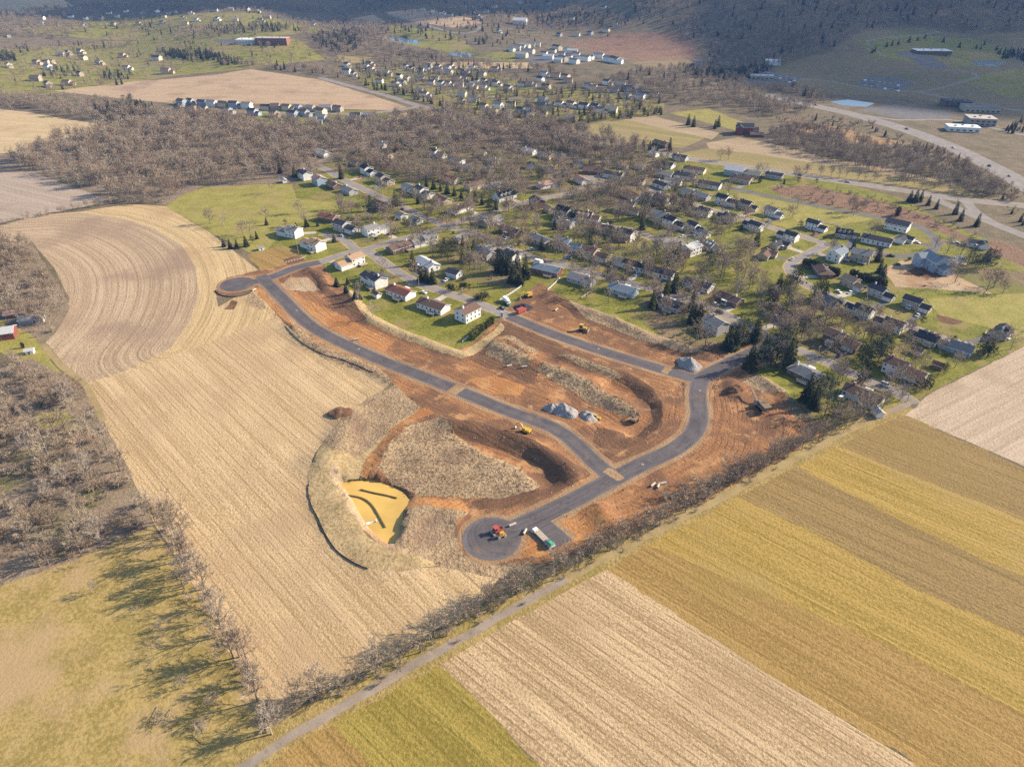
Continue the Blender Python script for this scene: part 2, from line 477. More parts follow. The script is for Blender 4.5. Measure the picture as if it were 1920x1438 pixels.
asphalt("concrete", (0.42, 0.37, 0.31), (0.54, 0.48, 0.41), wear=0.2)
asphalt("gravel_lane", (0.22, 0.175, 0.135), (0.34, 0.275, 0.215), wear=0.3)
asphalt("track", (0.26, 0.19, 0.085), (0.38, 0.285, 0.14), wear=0.2)

def water(key, c, rough, bs, sc):
    m, nt, b = new_mat(key)
    pos = N(nt, "ShaderNodeNewGeometry").outputs["Position"]
    g = noise(nt, pos, sc, 3, 0.6)
    p = noise(nt, pos, 0.06, 3, 0.6)
    col = mix(nt, remap(nt, p, 0.3, 0.7), tuple(x * 0.88 for x in c), tuple(min(1, x * 1.1) for x in c))
    nt.links.new(col, b.inputs["Base Color"])
    b.inputs["Roughness"].default_value = rough
    b.inputs["Specular IOR Level"].default_value = 0.5
    bump(nt, b, g, bs, 0.05)
water("silt_water", (0.60, 0.385, 0.095), 0.25, 0.1, 1.5)
water("pond_water", (0.05, 0.09, 0.17), 0.12, 0.15, 0.8)

for k, c in dict(white=(0.80, 0.78, 0.74), cream=(0.68, 0.60, 0.45), tan=(0.50, 0.41, 0.30), grey=(0.42, 0.41, 0.40), brown=(0.20, 0.125, 0.085),
                 blue=(0.33, 0.42, 0.47), slate=(0.36, 0.42, 0.50), red=(0.22, 0.075, 0.06), stone=(0.36, 0.32, 0.27)).items():
    siding("wall_" + k, c)
m, nt, b = new_mat("wall_brick")
tc = N(nt, "ShaderNodeTexCoord").outputs["Object"]
col = mix(nt, remap(nt, noise(nt, tc, 3.0, 4, 0.7), 0.3, 0.7), (0.20, 0.085, 0.06), (0.34, 0.16, 0.11))
nt.links.new(col, b.inputs["Base Color"])
for k, c in dict(dark=(0.055, 0.055, 0.065), brown=(0.15, 0.095, 0.07), rust=(0.22, 0.09, 0.06), grey=(0.22, 0.21, 0.205), light=(0.46, 0.46, 0.46),
                 tan=(0.38, 0.25, 0.155), black=(0.022, 0.024, 0.032), pink=(0.36, 0.22, 0.17), bluish=(0.20, 0.24, 0.27)).items():
    shingle("roof_" + k, c)
plain("timber", (0.48, 0.40, 0.30), 0.85, 0.3, 3)
plain("trim", (0.78, 0.77, 0.74), 0.6, 0.06)
plain("glass", (0.035, 0.045, 0.06), 0.12, 0.1, spec=0.6)
plain("door_dark", (0.12, 0.05, 0.035), 0.5)
plain("garage_white", (0.70, 0.69, 0.66), 0.6, 0.06)
plain("chimney_brick", (0.28, 0.13, 0.09), 0.9, 0.3, 4)
plain("foundation", (0.34, 0.33, 0.31), 0.9)
leafy("bark", (0.18, 0.145, 0.115), (0.28, 0.23, 0.19), objvar=0.4)
leafy("bark_pale", (0.34, 0.30, 0.26), (0.46, 0.41, 0.36), objvar=0.3)
leafy("twig", (0.38, 0.30, 0.215), (0.53, 0.435, 0.325), objvar=0.65)
leafy("twig_red", (0.38, 0.28, 0.19), (0.50, 0.38, 0.27), objvar=0.7)
leafy("twig_pale", (0.36, 0.30, 0.25), (0.48, 0.41, 0.34), objvar=0.3)
leafy("needle_dark", (0.03, 0.038, 0.018), (0.075, 0.08, 0.036), objvar=0.5)
leafy("needle_green", (0.045, 0.058, 0.018), (0.10, 0.105, 0.034), objvar=0.5)
leafy("needle_blue", (0.035, 0.052, 0.038), (0.075, 0.09, 0.062), objvar=0.4)
leafy("needle_gold", (0.12, 0.115, 0.018), (0.22, 0.19, 0.035), objvar=0.3)
leafy("straw_dark", (0.24, 0.165, 0.105), (0.36, 0.26, 0.165), objvar=0.4)
leafy("rock_pale", (0.42, 0.35, 0.27), (0.62, 0.55, 0.46), objvar=0.5)
leafy("rock_brown", (0.16, 0.09, 0.05), (0.27, 0.15, 0.08), objvar=0.5)
leafy("hedge_green", (0.085, 0.095, 0.02), (0.16, 0.16, 0.04), objvar=0.2)
leafy("straw", (0.40, 0.295, 0.17), (0.58, 0.44, 0.27), objvar=0.4)
# ------------------------------------------------------------------ roads (lines on the land)
ROADS = []   # (line, width, material, name, phrase or None)
def road(mat, w, name, phrase, *px):
    line = smooth(P(*px), 5 if px[0][1] > 250 else 20)
    ROADS.append((line, w, mat, name, phrase))
    return line
r_a = road("asphalt_new", 8.2, "new_road", None, (600, 492), (555, 502), (505, 521), (470, 530), (450, 533))
r_b = road("asphalt_new", 8.2, "new_road", None, (488, 517), (530, 560), (575, 605), (620, 633), (706, 672), (760, 693), (820, 716), (860, 732), (910, 753), (960, 773), (1010, 790), (1040, 803), (1063, 818), (1088, 840), (1112, 864), (1150, 897))
r_c = road("asphalt_new", 8.0, "new_road", None, (955, 593), (1040, 628), (1150, 665), (1250, 695), (1312, 712))
r_d = road("asphalt_new", 8.6, "new_road", None, (1440, 650), (1395, 668), (1345, 692), (1314, 712), (1308, 745), (1311, 780), (1300, 812), (1265, 842), (1200, 873), (1140, 903), (1080, 935), (1010, 968), (940, 1000))
r_e = road("asphalt_new", 9.5, "new_road", None, (985, 975), (1020, 990), (1055, 1021))
ROADS_NEW += [(r_a, 9), (r_b, 9), (r_c, 9), (r_d, 10), (r_e, 10), ([at(922, 1008), at(924, 1008)], 23), ([at(445, 533), at(447, 533)], 22)]

road("street", 7.5, "street", "on the short cross street", (598, 493), (640, 478), (690, 467), (740, 452), (800, 437), (845, 422), (930, 395), (1000, 376), (1070, 362), (1125, 346), (1150, 338))
road("street", 7.5, "street", "on the site entrance street", (685, 468), (720, 493), (760, 519), (790, 534), (830, 547), (880, 563), (957, 594))
road("street", 6.5, "street", "on the dead-end garden lane", (668, 470), (648, 452), (625, 443), (603, 438))
road("street", 7.5, "street", "on the long diagonal street", (588, 308), (620, 322), (640, 335), (685, 357), (730, 377), (790, 405), (840, 425), (885, 437), (930, 455), (1000, 484), (1050, 495), (1120, 515), (1200, 537), (1260, 553), (1320, 573), (1372, 596), (1440, 632), (1490, 653), (1560, 683), (1610, 706), (1660, 726), (1700, 745), (1712, 757))
road("street", 7.0, "street", "on the turning circle street", (1000, 376), (1060, 408), (1120, 420), (1180, 432), (1230, 450))
road("street", 7.0, "street", "on the wooded loop street", (1125, 346), (1100, 332), (1150, 338), (1210, 352), (1260, 372), (1310, 388))
road("street", 7.5, "street", "on the winding street", (1270, 376), (1320, 390), (1400, 412), (1450, 428), (1520, 449), (1545, 458), (1520, 474), (1488, 490), (1482, 508), (1505, 530), (1545, 550), (1590, 570), (1640, 589), (1700, 610), (1760, 632), (1800, 645))
road("street_dark", 7.5, "street", "on the dark looping street", (1295, 340), (1350, 349), (1400, 359), (1500, 380), (1580, 396), (1660, 411), (1715, 423), (1748, 442), (1755, 462), (1735, 475), (1690, 481), (1640, 476), (1590, 464), (1545, 458))
road("street", 12, "main_road", "on the fieldside main road", (1215, 280), (1250, 290), (1310, 301), (1420, 316), (1550, 336), (1700, 358), (1820, 376), (2000, 392))
road("street", 24, "highway", None, (1440, 178), (1500, 193), (1600, 215), (1700, 244), (1780, 274), (1860, 313), (1920, 346), (2050, 425))
road("street", 11, "slip_road", None, (1750, 372), (1805, 395), (1860, 418), (1920, 442), (2020, 480))
road("street", 9, "slip_road", None, (1812, 378), (1828, 396), (1862, 418))
road("street", 12, "county_road", None, (600, 146), (640, 157), (720, 178), (780, 197), (830, 209), (880, 222))
road("street", 7, "street", "on the new-house street", (330, 203), (420, 209), (520, 212), (620, 214), (700, 212), (760, 205), (790, 199))
road("street", 6, "street", None, (612, 236), (640, 225), (660, 215))
road("street", 7, "street", None, (1585, 210), (1680, 225), (1780, 225), (1860, 240), (1960, 262))
road("street", 6, "street", None, (1500, 148), (1560, 153), (1620, 165), (1720, 172), (1800, 155), (1835, 145), (1825, 137), (1770, 132))
road("street", 5, "street", None, (1660, 107), (1630, 85), (1625, 78), (1680, 70), (1760, 60))
road("street", 9, "street", None, (1720, 172), (1800, 190), (1860, 200), (1960, 215))
road("street", 5, "street", None, (880, 10), (892, 20), (880, 28), (860, 33))
road("street", 5, "street", None, (235, 120), (280, 124), (330, 130), (270, 140))
road("street", 7, "street", None, (730, 28), (790, 45), (850, 62), (890, 60), (900, 50))
road("street", 7, "street", None, (720, 165), (780, 172), (900, 180), (1000, 186), (1080, 195))
road("street", 6, "street", None, (800, 150), (900, 155), (1000, 160))
road("street", 6, "street", None, (1000, 120), (1060, 112), (1130, 105), (1180, 112))
LANE_G = road("gravel_lane", 3.4, "farm_lane", None, (350, 1500), (455, 1438), (560, 1372), (700, 1290), (830, 1216), (950, 1147), (1062, 1084))
LANE_T = road("track", 3.4, "farm_track", None, (1062, 1084), (1180, 1022), (1320, 950), (1500, 855), (1600, 802), (1668, 770))
LANE_U = road("gravel_lane", 3.4, "farm_lane", None, (1668, 770), (1700, 758), (1710, 745))
road("track", 3.2, "field_track", None, (80, 645), (120, 690), (160, 722), (195, 790))

# ------------------------------------------------------------------ houses: (px, py, form, wall, roof)
NEAR = [
 (588,465,'split','white','tan'),(545,441,'split','white','grey'),(657,498,'split','white','tan'),(702,531,'split','white','dark'),
 (752,554,'ranch','white','rust'),(707,557,'shed','white','brown'),(813,579,'ranch','white','brown'),(877,596,'cube','white','brown'),
 (650,433,'split','grey','dark'),(705,437,'split','white','grey'),(752,469,'ranch','brown','brown'),(795,458,'split','white','grey'),
 (801,501,'ranch','white','light'),(852,518,'garage','white','dark'),(862,452,'garage','tan','grey'),(908,480,'ell','grey','grey'),
 (952,487,'split','white','dark'),(1026,511,'ranch','brick','bluish'),(958,439,'ranch','brown','brown'),(1013,455,'ranch','tan','grey'),
 (922,421,'ell','tan','grey'),(1065,467,'split','slate','bluish'),(1116,485,'split','tan','brown'),(1163,497,'garage','blue','grey'),
 (1191,504,'ranchs','white','black'),(1091,530,'ranch','grey','grey'),(1168,550,'ranch','blue','bluish'),(1238,517,'ranch','white','dark'),
 (1251,576,'ranch','grey','dark'),(1308,540,'ranch','white','dark'),(1294,476,'cube','white','light'),(1167,445,'split','white','dark'),
 (1126,432,'ranch','white','brown'),(1063,408,'colonial','white','black'),(1096,413,'cape','white','brown'),(1056,424,'ranchs','grey','grey'),
 (1265,426,'split','white','black'),(1303,433,'colonial','white','dark'),(1319,444,'garage','white','grey'),(1328,466,'cape','cream','bluish'),
 (1316,403,'colonial','white','dark'),(1363,414,'colonial','tan','dark'),(1411,430,'colonial','white','dark'),(1362,383,'split','white','black'),
 (1402,392,'colonial','tan','dark'),(1450,405,'colonial','white','grey'),(1477,449,'colonial','white','dark'),(1458,463,'ell','tan','dark'),
 (1434,482,'ell','tan','brown'),(1529,430,'colonial','white','dark'),(1583,444,'cape','tan','dark'),(1643,456,'ranch','white','dark'),
 (1690,453,'ell','white','dark'),(1681,430,'barn','white','dark'),(1568,486,'cube','white','bluish'),(1613,488,'cube','tan','grey'),
 (1541,513,'hip','brown','brown'),(1598,538,'colonial','tan','tan'),(1650,556,'colonial','grey','dark'),(1716,577,'colonial','stone','dark'),
 (1747,502,'big','slate','bluish'),(1791,494,'ell','tan','grey'),(1829,461,'ell','white','dark'),(1553,571,'cape','white','grey'),
 (1610,589,'colonial','white','dark'),(1666,615,'colonial','white','brown'),(1735,640,'cape','cream','dark'),(1796,659,'cape','slate','grey'),
 (1875,629,'cape','stone','dark'),(1576,648,'split','brown','brown'),(1693,703,'split','white','brown'),(1617,747,'ranch','white','brown'),
 (1644,777,'shed','white','light'),(1508,705,'hip','brown','grey'),(1463,594,'ranch','white','black'),(1367,567,'ranchs','brown','brown'),
 (1340,620,'cube','grey','grey'),(1718,663,'shed','cream','brown'),(1757,690,'shed','brown','brown'),
]
WOODED = [
 (571,333,'split','white','dark'),(600,346,'cube','blue','pink'),(533,342,'shed','white','light'),(627,352,'ranchs','brown','brown'),(655,362,'ranchs','grey','grey'),
 (692,327,'split','white','black'),(722,344,'split','tan','dark'),(770,358,'ranchs','white','grey'),(795,368,'split','white','dark'),(716,390,'ranch','brown','brown'),
 (753,409,'garage','white','grey'),(781,418,'garage','white','grey'),(605,292,'ranch','white','light'),(712,276,'ranchs','white','grey'),(768,271,'ranchs','white','tan'),
 (668,309,'ranchs','tan','brown'),(729,296,'garage','cream','brown'),(617,413,'ranchs','brown','rust'),(820,294,'split','white','dark'),(857,306,'ranchs','white','grey'),
 (846,342,'ranchs','cream','rust'),(889,354,'ranchs','cream','brown'),(830,380,'ranchs','tan','brown'),(864,396,'ranch','white','brown'),(945,374,'cape','white','black'),
 (928,352,'garage','grey','grey'),(1025,350,'ranch','white','pink'),(1007,388,'cube','brown','dark'),(1030,397,'garage','tan','tan'),(915,323,'garage','white','grey'),
 (905,290,'garage','cream','tan'),(965,280,'garage','cream','grey'),(992,288,'ranchs','white','light'),(1023,296,'ranchs','cream','grey'),(1052,299,'garage','white','grey'),
 (922,307,'ranchs','tan','grey'),(1029,323,'garage','white','dark'),(995,315,'garage','white','dark'),(1083,310,'ranchs','white','dark'),(1090,343,'ranchs','white','pink'),
 (1113,325,'ranch','brick','brown'),(1150,333,'ranch','white','dark'),(1200,346,'garage','cream','brown'),(1240,352,'ranchs','white','dark'),(1185,372,'ranch','white','rust'),
 (1215,379,'ranchs','grey','grey'),(1241,382,'cube','white','brown'),(1175,395,'cube','cream','brown'),(1189,401,'garage','cream','brown'),(1235,414,'cube','cream','grey'),
 (1246,313,'ranch','white','dark'),(1246,332,'ranchs','tan','grey'),(1284,335,'ranch','white','dark'),(1302,323,'ranch','cream','brown'),(1226,293,'garage','white','light'),
 (1200,317,'garage','cream','tan'),(1168,316,'garage','cream','tan'),(1240,274,'ranch','brown','brown'),(1291,366,'ranchs','white','grey'),(1330,351,'ranch','white','dark'),
 (1389,341,'ranch','tan','brown'),(1376,327,'barn','blue','light'),(1410,332,'ranchs','tan','grey'),(1451,334,'ranchs','grey','dark'),(1313,372,'ranchs','grey','grey'),
 (1262,345,'ranchs','white','grey'),(1060,330,'ranchs','brown','brown'),(873,320,'ranchs','grey','grey'),(1275,300,'ranchs','grey','dark'),
]
def grid(s, ox, oy, pts): return [(ox + x / s, oy + y / s) for x, y in pts]
ROWH = grid(4.683, 310, 173, [(150,110),(235,105),(330,115),(415,125),(515,130),(620,135),(720,140),(140,160),(230,165),(345,175),(560,190),(785,200),(885,155),(985,155),(1085,160),(1175,160),(1290,165),(1410,165),(1520,170),(970,215),(1120,215),(1235,210),(1370,195),(1390,255),(1310,280),(1630,275),(1690,240),(1790,230)])
ESTATE = grid(6, 0, 62, [(110,390),(430,355),(510,355),(580,350),(690,265),(780,250),(920,235),(945,305),(1130,360),(1390,280),(1770,310),(1440,420),(910,485),(560,410),(410,540),(560,610),(780,590),(1890,460)])
HILL = grid(3, 0, 2, [(240,105),(400,95),(485,105),(570,105),(660,95),(615,75),(710,65),(800,75),(885,65),(925,95),(950,75),(985,70),(1075,75),(1110,115),(1230,110),(1030,100),(785,135),(920,130),(640,140),(470,145),(230,135),(1470,120),(1510,100),(1325,115),(1395,55),(1450,65),(1300,55),(1215,60),(1770,145),(1045,135),(935,18),(965,20),(50,205)])
TOWN = grid(6, 640, 61, [(60,460),(155,495),(345,440),(445,465),(520,485),(735,410),(800,435),(890,450),(970,445),(655,515),(870,535),(930,545),(985,400),(1100,410),(1190,425),(1240,405),(1110,465),(1210,475),(1365,470),(1420,490),(1480,425),(1590,490),(1740,440),(430,570),(690,590),(620,610),(1000,590),(1140,605),(1210,605),(1330,615),(1470,635),(1540,575),(1620,575),(1700,580),(1610,650),(1880,650),(1360,720),(1370,800),(1490,775),(1620,865),(1760,850),(955,725),(880,680),(1690,930),(70,390),(330,380),(290,410),(1390,545),(1320,550),(1060,545),(740,540),(1750,600)])
TOWN2 = grid(6, 920, 61, [(620,490),(735,505),(840,525),(560,550),(870,565),(625,635),(355,605),(450,610),(200,650),(1110,625),(1165,650),(1240,675),(1320,590),(1385,675),(1460,625),(1525,615),(1560,660),(1660,665),(1545,745),(1680,755),(1735,735),(1855,730),(600,795),(790,830),(920,840),(1050,860),(1190,870),(1240,900),(1360,900),(450,880),(560,860),(640,880),(90,845),(225,835),(350,905),(420,955),(580,950),(180,930),(890,1000)])
CONDO = grid(6, 920, 61, [(285,205),(335,195),(380,190),(460,165),(510,160),(245,215),(350,285),(435,240),(600,260),(650,305),(700,230),(745,200),(860,220),(920,240),(760,340),(815,325),(790,270),(960,270),(1060,320),(1120,305),(1215,290),(1340,330),(1395,340),(1440,350),(880,300),(940,350)])
RIDGE = grid(3, 640, 2, [(520,65),(570,75),(612,88),(460,55),(620,40),(690,45),(770,95),(815,70),(1545,140),(1205,90),(1300,110),(1170,150),(1085,170),(1225,200),(1325,200),(890,180),(860,40),(950,40),(1010,15),(1165,20),(1400,190),(1490,175),(1480,45)])

FORMS = {   # volumes: (x, y, length, width, eave, pitch, turned)
 'ranch': [(0,0,17.5,8.6,2.9,.42,0)], 'ranchs': [(0,0,14,8,2.9,.42,0)], 'split': [(-3.9,0,9.6,8.6,5.1,.42,0),(4.9,.35,8.6,7.8,3.1,.42,0)],
 'colonial': [(-2.8,0,11.6,8.8,5.5,.52,0),(6.4,-.6,7.2,7.4,3.0,.55,0)], 'cube': [(0,0,11.5,8.8,5.4,.42,0)],
 'cape': [(-1,0,13.5,9.2,3.3,.75,0),(8.4,.4,6.2,7,2.7,.5,0)], 'ell': [(0,0,15,8.4,3.0,.48,0),(4.2,-4.4,8.4,7.2,3.02,.5,1)],
 'hip': [(0,0,15,9,3.0,.42,0)], 'garage': [(0,0,8,6.6,2.9,.45,0)], 'shed': [(0,0,4.6,3.4,2.2,.55,0)], 'barn': [(0,0,15,10.5,4.4,.42,0)],
 'big': [(0,0,14.5,10.5,6.4,.5,0),(-5.2,-4.2,8.5,6.6,6.42,.6,1),(9.3,1.2,6.5,8.2,3.2,.5,0)],
 'far': [(0,0,14,9,5.4,.55,0)], 'far2': [(-2.5,0,12,9,5.6,.55,0),(6.3,-.5,7,7,3,.5,0)], 'condo': [(0,0,22,11,7,.5,0)],
}
def nearest_road(x, y, named=True):
    best = None
    for line, w, mat, name, phrase in ROADS:
        if named and not phrase: continue
        for a, b in zip(line[:-1], line[1:]):
            ex, ey = b[0] - a[0], b[1] - a[1]
            l2 = ex * ex + ey * ey
            if l2 < 1e-6: continue
            t = min(1, max(0, ((x - a[0]) * ex + (y - a[1]) * ey) / l2))
            qx, qy = a[0] + t * ex, a[1] + t * ey
            d = math.hypot(x - qx, y - qy)
            if best is None or d < best[0]: best = (d, qx, qy, math.atan2(ey, ex), phrase, w)
    return best

HOUSES = []   # dicts with place, heading, form
DRIVES = []
DRIVE_SPOTS = []
TURN = {(877,596), (1747,502), (862,452), (1875,629), (1829,461), (1294,476)}
for grp, lst in (("near", NEAR), ("wooded", WOODED)):
    for h in lst:
        px, py, form, wall, roof = h
        x, y = at(px, py)
        d, qx, qy, ang, phrase, w = nearest_road(x, y)
        # the front (-y of the house) looks to the street
        fx, fy = math.sin(ang), -math.cos(ang)
        if (qx - x) * fx + (qy - y) * fy < 0: ang += math.pi
        if d > 70: ang = math.radians(-38)
        if (px, py) in TURN: ang += math.pi / 2
        HOUSES.append(dict(x=x, y=y, a=ang, form=form, wall=wall, roof=roof, px=px, py=py, grp=grp, phrase=phrase if d <= 70 else "away from the streets", q=(qx, qy), d=d))
        if form not in ('shed',) and d < 48 and grp == "near" or (grp == "wooded" and d < 30 and form in ('ranch', 'split', 'cape')):
            gx = 5.5 if form != 'garage' and form != 'cube' else 0
            sx, sy = x + gx * math.cos(ang), y + gx * math.sin(ang)
            if (px, py) in TURN: sx, sy = x, y
            ex, ey = qx + (sx - x) , qy + (sy - y)
            DRIVES.append((buffer([(sx, sy), ((sx + ex) / 2, (sy + ey) / 2), (ex, ey)], 4.6 if form != 'garage' else 3.4), rnd.choice(("street_dark", "street_dark", "street", "concrete"))))
            if d > 20: DRIVE_SPOTS.append((None, None, (sx, sy), (ex, ey), ang, phrase))

# ------------------------------------------------------------------ the land, cut into fields, lawns, roads and bare soil
REGIONS = []   # (name, material, polygon, label)
def region(name, mat, px, jit=0.6, step=5, label=None):
    pts = P(*px) if px and max(abs(p[1]) for p in px) >= 0 else px
    REGIONS.append([name, mat, pts, jit, step, label])
def wregion(name, mat, pts, jit=0.0, step=6, label=None): REGIONS.append([name, mat, pts, jit, step, label])

region("meadow", "lawn_far", [(-150,112),(0,92),(200,78),(420,62),(560,75),(610,112),(480,128),(330,142),(200,160),(90,178),(-150,175)], 4, 40)
region("meadow", "lawn_far", [(30,52),(220,36),(480,26),(640,60),(500,70),(250,76),(80,62)], 4, 40)
region("stubble_field", "stubble_gold", [(-150,0),(0,-8),(110,-6),(140,12),(60,26),(-150,30)], 4, 40)
region("stubble_field", "stubble_far", [(720,24),(780,18),(905,40),(900,46),(850,53),(790,44)], 2, 40)
region("stubble_field", "stubble_far", [(655,36),(700,28),(725,42),(690,52),(650,48)], 2, 40)
region("meadow", "lawn_far", [(730,48),(850,65),(900,100),(980,95),(960,118),(830,95),(740,80)], 3, 40)
region("stubble_field", "meadow_tan", [(920,28),(960,20),(1010,28),(960,38)], 2, 40)
region("brush_field", "red_brush", [(1050,82),(1150,64),(1260,60),(1310,85),(1300,112),(1200,117),(1110,98)], 4, 40)
region("stubble_field", "meadow_tan", [(1180,117),(1290,112),(1330,128),(1230,133)], 2, 30)
region("meadow", "meadow_tan", [(1450,128),(1500,112),(1560,98),(1615,60),(1720,52),(1830,68),(2100,60),(2100,260),(1920,225),(1800,200),(1700,182),(1560,176),(1470,165)], 3, 40)
region("meadow", "lawn_far", [(1610,78),(1700,64),(1820,72),(1900,95),(1860,125),(1790,125),(1640,110)], 3, 40)
region("meadow", "lawn_far", [(1790,150),(1920,130),(2000,160),(1900,185)], 3, 40)
region("lawn", "lawn_far", [(640,128),(760,124),(900,130),(1000,165),(1150,170),(1245,195),(1235,218),(1060,232),(860,217),(790,192),(700,168)], 3, 25)
region("grass_strip", "far_green", [(630,104),(695,108),(700,119),(645,119)], 1.5, 20)
region("grass_strip", "stubble_gold", [(800,117),(870,116),(990,118),(1000,128),(900,130),(820,126)], 2, 20)
region("meadow", "park", [(1050,176),(1110,178),(1240,196),(1225,206),(1130,205),(1070,195)], 2, 20)
region("stubble_field", "stubble_far", [(100,170),(250,153),(400,141),(470,130),(600,150),(700,180),(765,202),(730,207),(650,205),(560,196),(330,194),(240,187)], 1.5, 15)
region("stubble_field", "stubble_gold", [(670,242),(740,215),(800,205),(850,217),(830,240),(740,245)], 1.5, 12)
region("lawn", "lawn", [(470,205),(600,208),(700,208),(740,220),(670,238),(590,238),(480,222)], 1.5, 12)
region("lawn", "litter", [(325,190),(470,205),(480,222),(420,215),(325,208)], 1.5, 12)
region("stubble_field", "stubble_gold", [(-150,205),(0,205),(60,212),(130,225),(235,240),(140,262),(30,285),(-150,330)], 1.5, 10)
region("stubble_field", "stubble_grey", [(-150,330),(0,317),(60,322),(205,376),(150,390),(0,418),(-150,450)], 1.2, 8)
region("wood_floor", "wood_floor", [(-150,305),(30,285),(140,255),(240,238),(285,212),(600,240),(840,215),(1080,240),(1190,270),(1230,300),(1150,330),(1000,300),(760,262),(620,300),(555,340),(480,345),(380,352),(310,385),(205,376),(60,322),(-150,330)], 1.5, 10)
region("lawn", "lawn", [(480,480),(520,430),(545,395),(556,345),(620,300),(760,262),(1000,280),(1190,272),(1260,292),(1400,318),(1560,338),(1690,372),(1780,420),(1850,450),(2100,540),(2100,590),(1920,650),(1740,737),(1690,765),(1560,805),(1480,745),(1400,690),(1290,650),(1200,625),(1040,550),(1010,530),(950,580),(890,640),(850,660),(740,615),(690,600),(650,545),(600,498),(490,510)], 0.6, 6)
region("leaf_litter", "litter", [(560,345),(620,300),(760,262),(1000,275),(1190,272),(1230,300),(1260,345),(1200,385),(1110,400),(1000,365),(930,360),(880,345),(800,345),(740,335),(680,322),(620,322)], 4.0, 4)
region("leaf_litter", "litter", [(760,500),(830,480),(920,495),(960,480),(985,500),(960,545),(890,530),(820,525)], 4.0, 4)
region("leaf_litter", "litter", [(1200,560),(1260,540),(1300,560),(1360,590),(1410,640),(1400,670),(1330,665),(1260,640),(1200,610)], 4.0, 4)
region("leaf_litter", "litter", [(1480,575),(1540,555),(1560,600),(1600,640),(1560,670),(1500,640)], 4.0, 4)
region("brush_patch", "red_brush", [(1440,352),(1520,348),(1640,375),(1740,404),(1815,445),(1860,465),(1780,442),(1730,425),(1640,404),(1540,384),(1465,368)], 0.8, 8)
region("brush_patch", "red_brush", [(1860,450),(1930,470),(2050,520),(1920,500),(1840,470)], 0.8, 8)
region("leaf_litter", "litter", [(1770,500),(1850,505),(1990,520),(2050,555),(1900,545),(1800,530)], 4.0, 4)
region("soil_patch", "soil_pale", [(1655,505),(1690,488),(1730,490),(1800,520),(1860,550),(1790,545),(1680,537)], 0.8, 5)
region("soil_patch", "dirt_dark_and_shade", [(1688,515),(1720,500),(1760,505),(1780,520),(1740,520)], 0.8, 5)
wregion("mulch_bed", "dirt_dark_and_shade", circle(at(1780,598), 7.2, 24), 0.6, 2)
region("playing_lawn", "park", [(1330,380),(1390,362),(1500,385),(1640,412),(1560,425),(1480,430),(1400,405)], 0.8, 8)
region("playing_lawn", "park", [(1740,560),(1860,552),(2050,545),(2050,600),(1920,640),(1840,610),(1760,590)], 0.8, 8)
region("field", "far_green", [(1075,240),(1160,222),(1215,220),(1335,253),(1280,278),(1190,271)], 1.2, 10)
region("field", "far_tan", [(1160,222),(1225,218),(1350,250),(1335,262),(1270,247)], 1.0, 10)
region("field", "far_green", [(1255,292),(1330,278),(1420,287),(1560,311),(1700,332),(1800,352),(1850,372),(1700,350),(1500,324),(1330,302)], 1.0, 10)
region("field", "far_tan", [(1325,268),(1385,258),(1440,268),(1560,298),(1740,333),(1805,352),(1700,333),(1560,312),(1420,288),(1330,279)], 1.0, 10)
region("field", "park", [(1255,212),(1330,204),(1420,240),(1390,248),(1300,224)], 1.0, 10)
region("field", "orange_field", [(1462,222),(1540,232),(1650,258),(1720,272),(1620,270),(1500,246)], 1.0, 12)
region("park_meadow", "park", [(310,388),(345,364),(385,352),(480,346),(548,345),(556,372),(640,382),(625,405),(560,418),(525,440),(490,480),(470,474),(400,440)], 0.8, 6)
CURVE_PX = [(60,404),(150,400),(230,409),(290,429),(340,460),(367,500),(373,548),(356,602),(320,652)]
region("stubble_strip", "stubble_strip", [(90,402),(150,397),(240,383),(310,387),(400,441),(492,511),(470,521),(425,523),(404,545),(410,575),(445,556),(480,545),(525,585),(520,592),(430,627),(322,670),(160,722),(200,640)], 0.6, 5)
region("curved_field", "stubble_curve", [(-150,470),(0,424),(60,406)] + CURVE_PX[1:] + [(250,690),(160,719),(120,682),(85,640),(112,600),(130,560),(100,500),(60,455),(-150,500)], 0.5, 4)
region("wood_floor", "wood_floor", [(-200,500),(0,448),(60,458),(100,520),(132,575),(112,612),(80,648),(0,655),(-200,680)], 0.8, 6)
region("farm_yard", "park", [(-200,600),(0,600),(60,628),(115,700),(60,690),(0,660),(-200,700)], 0.6, 5)
region("wood_floor", "wood_floor", [(-200,700),(0,690),(60,672),(120,705),(160,735),(200,800),(240,880),(290,985),(140,1050),(0,1098),(-200,1150)], 0.8, 5)
region("clearing", "park", [(70,775),(120,768),(135,785),(90,806),(60,795)], 0.8, 4)
region("pasture", "pasture", [(-300,1180),(0,1097),(140,1050),(285,985),(340,1062),(392,1152),(442,1250),(515,1360),(524,1392),(250,2000),(-300,2000)], 0.5, 5)
region("stubble_field", "stubble_main", [(160,722),(322,670),(430,627),(520,592),(548,622),(585,655),(640,676),(700,694),(735,720),(700,745),(645,785),(600,838),(576,890),(580,950),(612,1012),(690,1070),(760,1072),(840,1060),(935,1082),(905,1130),(830,1172),(690,1255),(600,1296),(540,1340),(500,1345),(440,1245),(392,1152),(342,1062),(290,982),(232,862),(195,790)], 0.5, 5)
region("verge", "verge", [(515,1362),(600,1305),(690,1262),(830,1182),(950,1112),(1100,1035),(1250,955),(1400,880),(1500,825),(1600,785),(1690,752),(1720,770),(1600,815),(1500,870),(1320,966),(1180,1040),(1062,1100),(950,1162),(700,1308),(520,1412),(330,1530),(400,1450)], 0.5, 5)
region("verge", "verge", [(400,1460),(560,1360),(700,1275),(1062,1070),(1400,895),(1690,755),(1760,800),(1620,880),(1300,1050),(1150,1110),(830,1270),(560,1440),(460,1520)], 0.5, 5)
